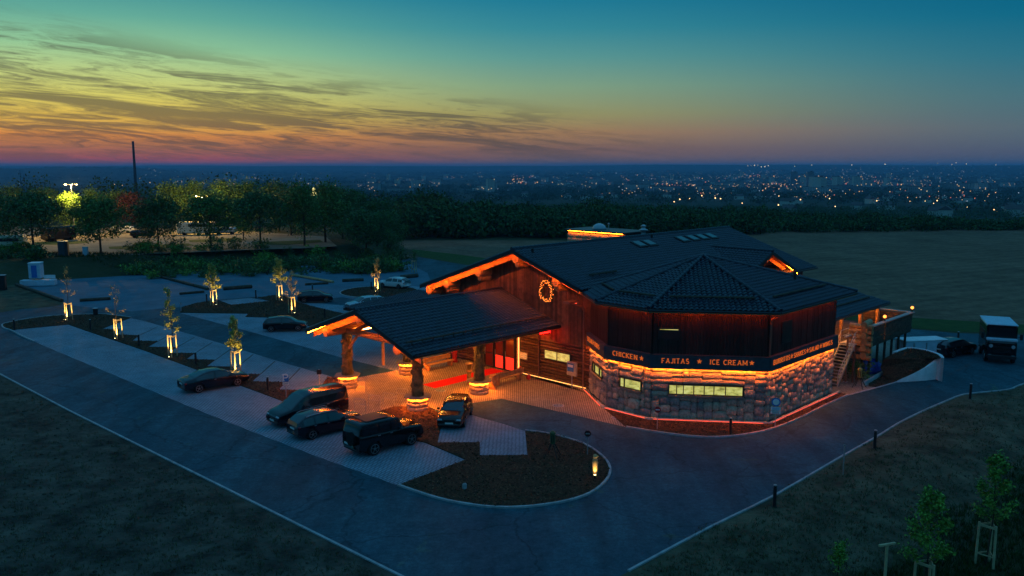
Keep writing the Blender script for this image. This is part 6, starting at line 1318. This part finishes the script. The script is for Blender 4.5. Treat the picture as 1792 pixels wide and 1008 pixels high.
# town lights: each a small glowing globe on the land
def lights(name, label, n, col, s, d0, d1, pxs, rmin, rmax, zoff=7):
    b = MB()
    for k in range(n):
        d = math.exp(random.uniform(math.log(d0), math.log(d1))); px = pxs()
        if random.random() < .5 and d0 < 4000 and n > 50: px, d = random.choice(CLUST); px += random.gauss(0, 16); d *= math.exp(random.gauss(0, .06))
        x, y = azd(px, d); z = hz(x, y) + random.uniform(3, zoff); r = d / FPX * .74 * random.uniform(rmin, rmax) ; b.ball((x, y, z), r, 6)
    o = b.build(name, emit(name, col, s, False), None, kind='stuff'); return tag(o, label, 'town lights')
CLUST = [(random.triangular(900, 1850, 1450), math.exp(random.uniform(math.log(1500), math.log(5000)))) for _ in range(26)]
tri = lambda: random.triangular(860, 1900, 1500) if random.random() < .82 else random.uniform(20, 880)
rightish = lambda: random.triangular(1000, 1850, 1560)
lights('town_lights', 'warm street lights scattered over the distant town', 250, (1, .50, .18), 1.7, 1300, 5200, tri, .55, 1.15)
lights('town_lights', 'cool white lamps scattered over the distant town', 210, (.75, .85, 1), .9, 1300, 6500, tri, .4, .85)
lights('town_lights', 'dim reddish lamps scattered over the distant town', 110, (1, .22, .10), 1.1, 1500, 5000, rightish, .5, 1.2)
lights('town_lights', 'faint far lamps along the foot of the hills', 240, (.8, .75, .7), .5, 4500, 8500, tri, .4, .8)
lights('town_lights', 'bright near lamps along the valley road', 26, (1, .55, .22), 4.0, 850, 1500, lambda: random.uniform(1150, 1780), .8, 1.5)
b = MB()
for px in list(range(1308, 1348, 6)) + [1390, 1420, 1490, 1548, 1640, 1665, 1672, 1690, 1742]:
    x, y = azd(px, 9300); b.ball((x, y, hz(x, y) + 12 + random.uniform(0, 26)), 9300 / FPX * random.uniform(.5, 1.0), 6)
tag(b.build('hilltop_lights', emit('hilltop_lamp', (1, .72, .42), 2.0, False), None, kind='stuff'), 'row of lamps along the crest of the far hills', 'lights')
x, y = azd(236, 1200); zb = hz(x, y); t = thing('factory_chimney', 'very tall slender factory chimney against the sunset', 'chimney', (x, y, zb)); b = MB(); hh = 1200 * math.tan(R(1.68)) + CAM_H - zb
b.lathe((0, 0, -5), [(2.3, 0), (2.0, hh * .3), (1.6, hh * .65), (1.35, hh), (1.5, hh + .4), (1.5, hh + 2)], 18); b.build('shaft', M['slab'], t, smooth=True); b = MB(); b.lathe((0, 0, hh * .93), [(1.45, 0), (1.7, .3), (1.7, 1.0), (1.45, 1.2)], 18); b.build('gallery', M['fascia'], t)
for px, hgt, lab in ((35, 46, 'slim lattice mast on the left skyline'), (41, 34, 'shorter mast right of the slim lattice mast')):
    x, y = azd(px, 3000); t = thing('radio_mast', lab, 'mast', (x, y, hz(x, y))); b = MB(); b.cyl((0, 0, 0), (0, 0, hgt * 1.2), 2.2, .7, 6); b.build('mast', M['slab'], t); b = MB(); b.box((0, 0, hgt * .95), (9, 1, 1)); b.build('crossarm', M['slab'], t)
for px, d, dims, lit_, lab in ((310, 1500, (44, 18, 15), 0, 'pale factory hall with a dark roof below the chimney'), (338, 1450, (26, 16, 19), 0, 'boxy pale works building right of the factory hall'), (505, 1300, (110, 40, 17), 0, 'wide dark hall with pale pillars beyond the tree row'), (700, 1900, (60, 20, 12), 0, 'low hall among trees left of the town')):
    x, y = azd(px, d); t = thing('factory_hall', lab, 'building', (x, y, hz(x, y)), -math.atan2(x, y)); b = MB(); b.box((0, 0, dims[2] / 2 - 3), (dims[0], dims[1], dims[2] + 6)); b.build('walls', cvar[3 if px == 505 else 1], t); b = MB(); b.box((0, 0, dims[2] + .5), (dims[0] + 2, dims[1] + 2, 1)); b.build('roof', M['cityroof'], t); b = MB()
    for k in range(int(dims[0] / 8)): b.box((-dims[0] / 2 + 4 + k * 8, -dims[1] / 2 - .1, dims[2] * .5), (1.2, .4, dims[2] * .8))
    b.build('pillar', cvar[2], t, kind='stuff')
x, y = azd(548, 1180); t = thing('illuminated_sign', 'small bright yellow lit pyramid sign beyond the tree row', 'sign', (x, y, hz(x, y) + 4)); b = MB(); b.lathe((0, 0, 6), [(4.2, 0), (4.0, 2), (2.4, 5), (2.2, 8), (.6, 11)], 8); b.build('lantern', emit('yellow_sign_light', (1, .82, .25), 1.5, False), t); b = MB(); b.cyl((0, 0, -6), (0, 0, 6), .9, .8, 8); b.build('mast', M['dark'], t)
for px, d, lab in ((719, 620, 'lone white lamp among the dark valley trees'), (662, 700, 'small dim lamp left of the lone valley lamp')):
    x, y = azd(px, d); t = thing('street_lamp', lab, 'street lamp', (x, y, hz(x, y)), 0, 'lamps in the valley'); b = MB(); b.cyl((0, 0, 0), (0, 0, 11), .14, .1, 6); b.build('pole', M['steel'], t); b = MB(); b.ball((0, 0, 11.2), .75 if px > 700 else .4, 8); b.build('lens', emit('valley_lamp', (1, .8, .55), 3, False), t)

# ------------------------------------------------------------------ loose ground cover
def scatter_in(poly, n):
    xs = [p[0] for p in poly]; ys = [p[1] for p in poly]; out = []; pl = [(p[0], p[1]) for p in poly]
    while len(out) < n:
        x, y = random.uniform(min(xs), max(xs)), random.uniform(min(ys), max(ys))
        if in_poly(x, y, pl): out.append((x, y))
    return out
def area(poly): n = len(poly); return abs(sum(poly[i][0] * poly[(i + 1) % n][1] - poly[(i + 1) % n][0] * poly[i][1] for i in range(n))) / 2
pts = []
for poly, z in BEDS:
    for x, y in scatter_in(poly, int(area(poly) * 60)): pts.append((x, y, z + random.uniform(0, .03)))
ring, c3_, zs = RB
for k in range(1800):
    i = random.randrange(len(ring)); a, b_, t0 = ring[i], ring[(i + 1) % len(ring)], math.sqrt(random.random()); e = random.random(); q = c3_ * (1 - t0) + (a.lerp(b_, e)) * t0; pts.append((q.x, q.y, 1.42 * (1 - t0) + t0 * (zs[i] * (1 - e) + zs[(i + 1) % len(zs)] * e) + .02))
pts = np.array(pts); n = len(pts); a = RNG.normal(0, 1, (n, 3)); a[:, 2] *= .35; a /= np.linalg.norm(a, axis=1)[:, None]; b_ = RNG.normal(0, 1, (n, 3)); b_[:, 2] *= .5; b_ -= (a * b_).sum(1)[:, None] * a; b_ /= np.linalg.norm(b_, axis=1)[:, None]; s = RNG.uniform(.03, .09, n)[:, None]
V = np.stack([pts - a * s, pts + b_ * s * .5, pts + a * s, pts - b_ * s * .5], 1).reshape(-1, 3); V[:, 2] += .02
tag(link('bark_chips', npmesh('bark_chips', V, np.arange(n * 4).reshape(-1, 4), M['chip']), None, 'stuff'), 'loose brown bark chips covering the planting beds', 'bark mulch')
def tufts(name, label, n, fx, m_, h, w):
    P = []
    while len(P) < n:
        q = fx()
        if q is not None: P.append(q)
    P = np.array(P); P = np.repeat(P, 5, 0); m2 = len(P); P[:, :2] += RNG.normal(0, .07, (m2, 2)); an = RNG.uniform(0, 2 * math.pi, m2); d = np.stack([np.cos(an), np.sin(an), np.zeros(m2)], 1); hh = h * RNG.uniform(.4, 1.3, m2); ln = np.stack([RNG.normal(0, .4, m2) * hh, RNG.normal(0, .4, m2) * hh, hh], 1)
    V = np.stack([P - d * w, P + d * w, P + ln], 1).reshape(-1, 3); return tag(link(name, npmesh(name, V, np.arange(m2 * 3).reshape(-1, 3), M[m_]), None, 'stuff'), label, 'grass')
def bank_pt(lo, hi, px0=880, px1=1900, y1=1110):
    p = G(random.uniform(px0, px1), random.uniform(670, y1), -1.2)
    s = -float(side_dist(np.array([p.x]), np.array([p.y]), RIGHTLINE)[0])
    if not (lo < s + 1.6 * noise.noise(Vector((p.x * .3, p.y * .3, 1))) < hi): return None
    return (p.x, p.y, hz(p.x, p.y) - .02)
tufts('lawn_grass', 'dark rough grass on the lower bank at the bottom right', 15000, lambda: bank_pt(7.0, 60, 1280, 2500), 'grass', .34, .022)
tufts('dry_weeds', 'sparse dry weeds on the bank beside the right kerb', 4200, lambda: bank_pt(.5, 8.5), 'weed', .17, .02)
def left_pt():
    p = G(random.uniform(-80, 760), random.uniform(650, 1120)); s = float(side_dist(np.array([p.x]), np.array([p.y]), LEFTLINE)[0])
    if s > -.4: return None
    return (p.x, p.y, hz(p.x, p.y) - .02)
tufts('dry_weeds', 'sparse dry weeds on the bare earth at the bottom left', 4200, left_pt, 'weed', .15, .02)
M['clod'] = mat('earth_clod', (.075, .06, .045), .95, .1, var=.4)
def stones(name, label, n, fx, r0, r1):
    b = MB(); k = 0
    while k < n:
        q = fx()
        if q is None: continue
        r = random.uniform(r0, r1) * random.choice((1, 1, 1, 1.8)); b.ball((q[0], q[1], q[2] + r * .4), r, 5, (1, random.uniform(.6, 1), random.uniform(.4, .8))); k += 1
    return tag(b.build(name, M['clod'], None, kind='stuff'), label, 'stones')
stones('loose_stones', 'loose stones and clods on the bare earth at the bottom left', 1500, left_pt, .02, .06)
stones('loose_stones', 'loose stones on the bank beside the right kerb', 900, lambda: bank_pt(.4, 9), .02, .05)
tufts('verge_tufts', 'grass tufts along the lip of the embankment', 1500, lambda: (lambda p: (p.x, p.y, hz(p.x, p.y)))(G(random.uniform(-30, 660), random.uniform(444, 452), 2.3)), 'grass', .4, .05)

# ------------------------------------------------------------------ haze
hm = bpy.data.materials.new('haze'); hm.use_nodes = True; nt = hm.node_tree; nt.nodes.clear(); o_ = nt.nodes.new('ShaderNodeOutputMaterial'); pv = nt.nodes.new('ShaderNodeVolumePrincipled'); pv.inputs['Color'].default_value = (.36, .62, .98, 1); pv.inputs['Density'].default_value = .00012; pv.inputs['Anisotropy'].default_value = .0
nt.links.new(pv.outputs[0], o_.inputs['Volume'])
zmin = -75.0
b = MB(); b.box((0, 0, (zmin + 62) / 2), (40000, 40000, 62 - zmin)); hzo = b.build('haze', hm, None, kind='stuff'); hzo['label'] = 'thin blue evening haze over the valley and hills'
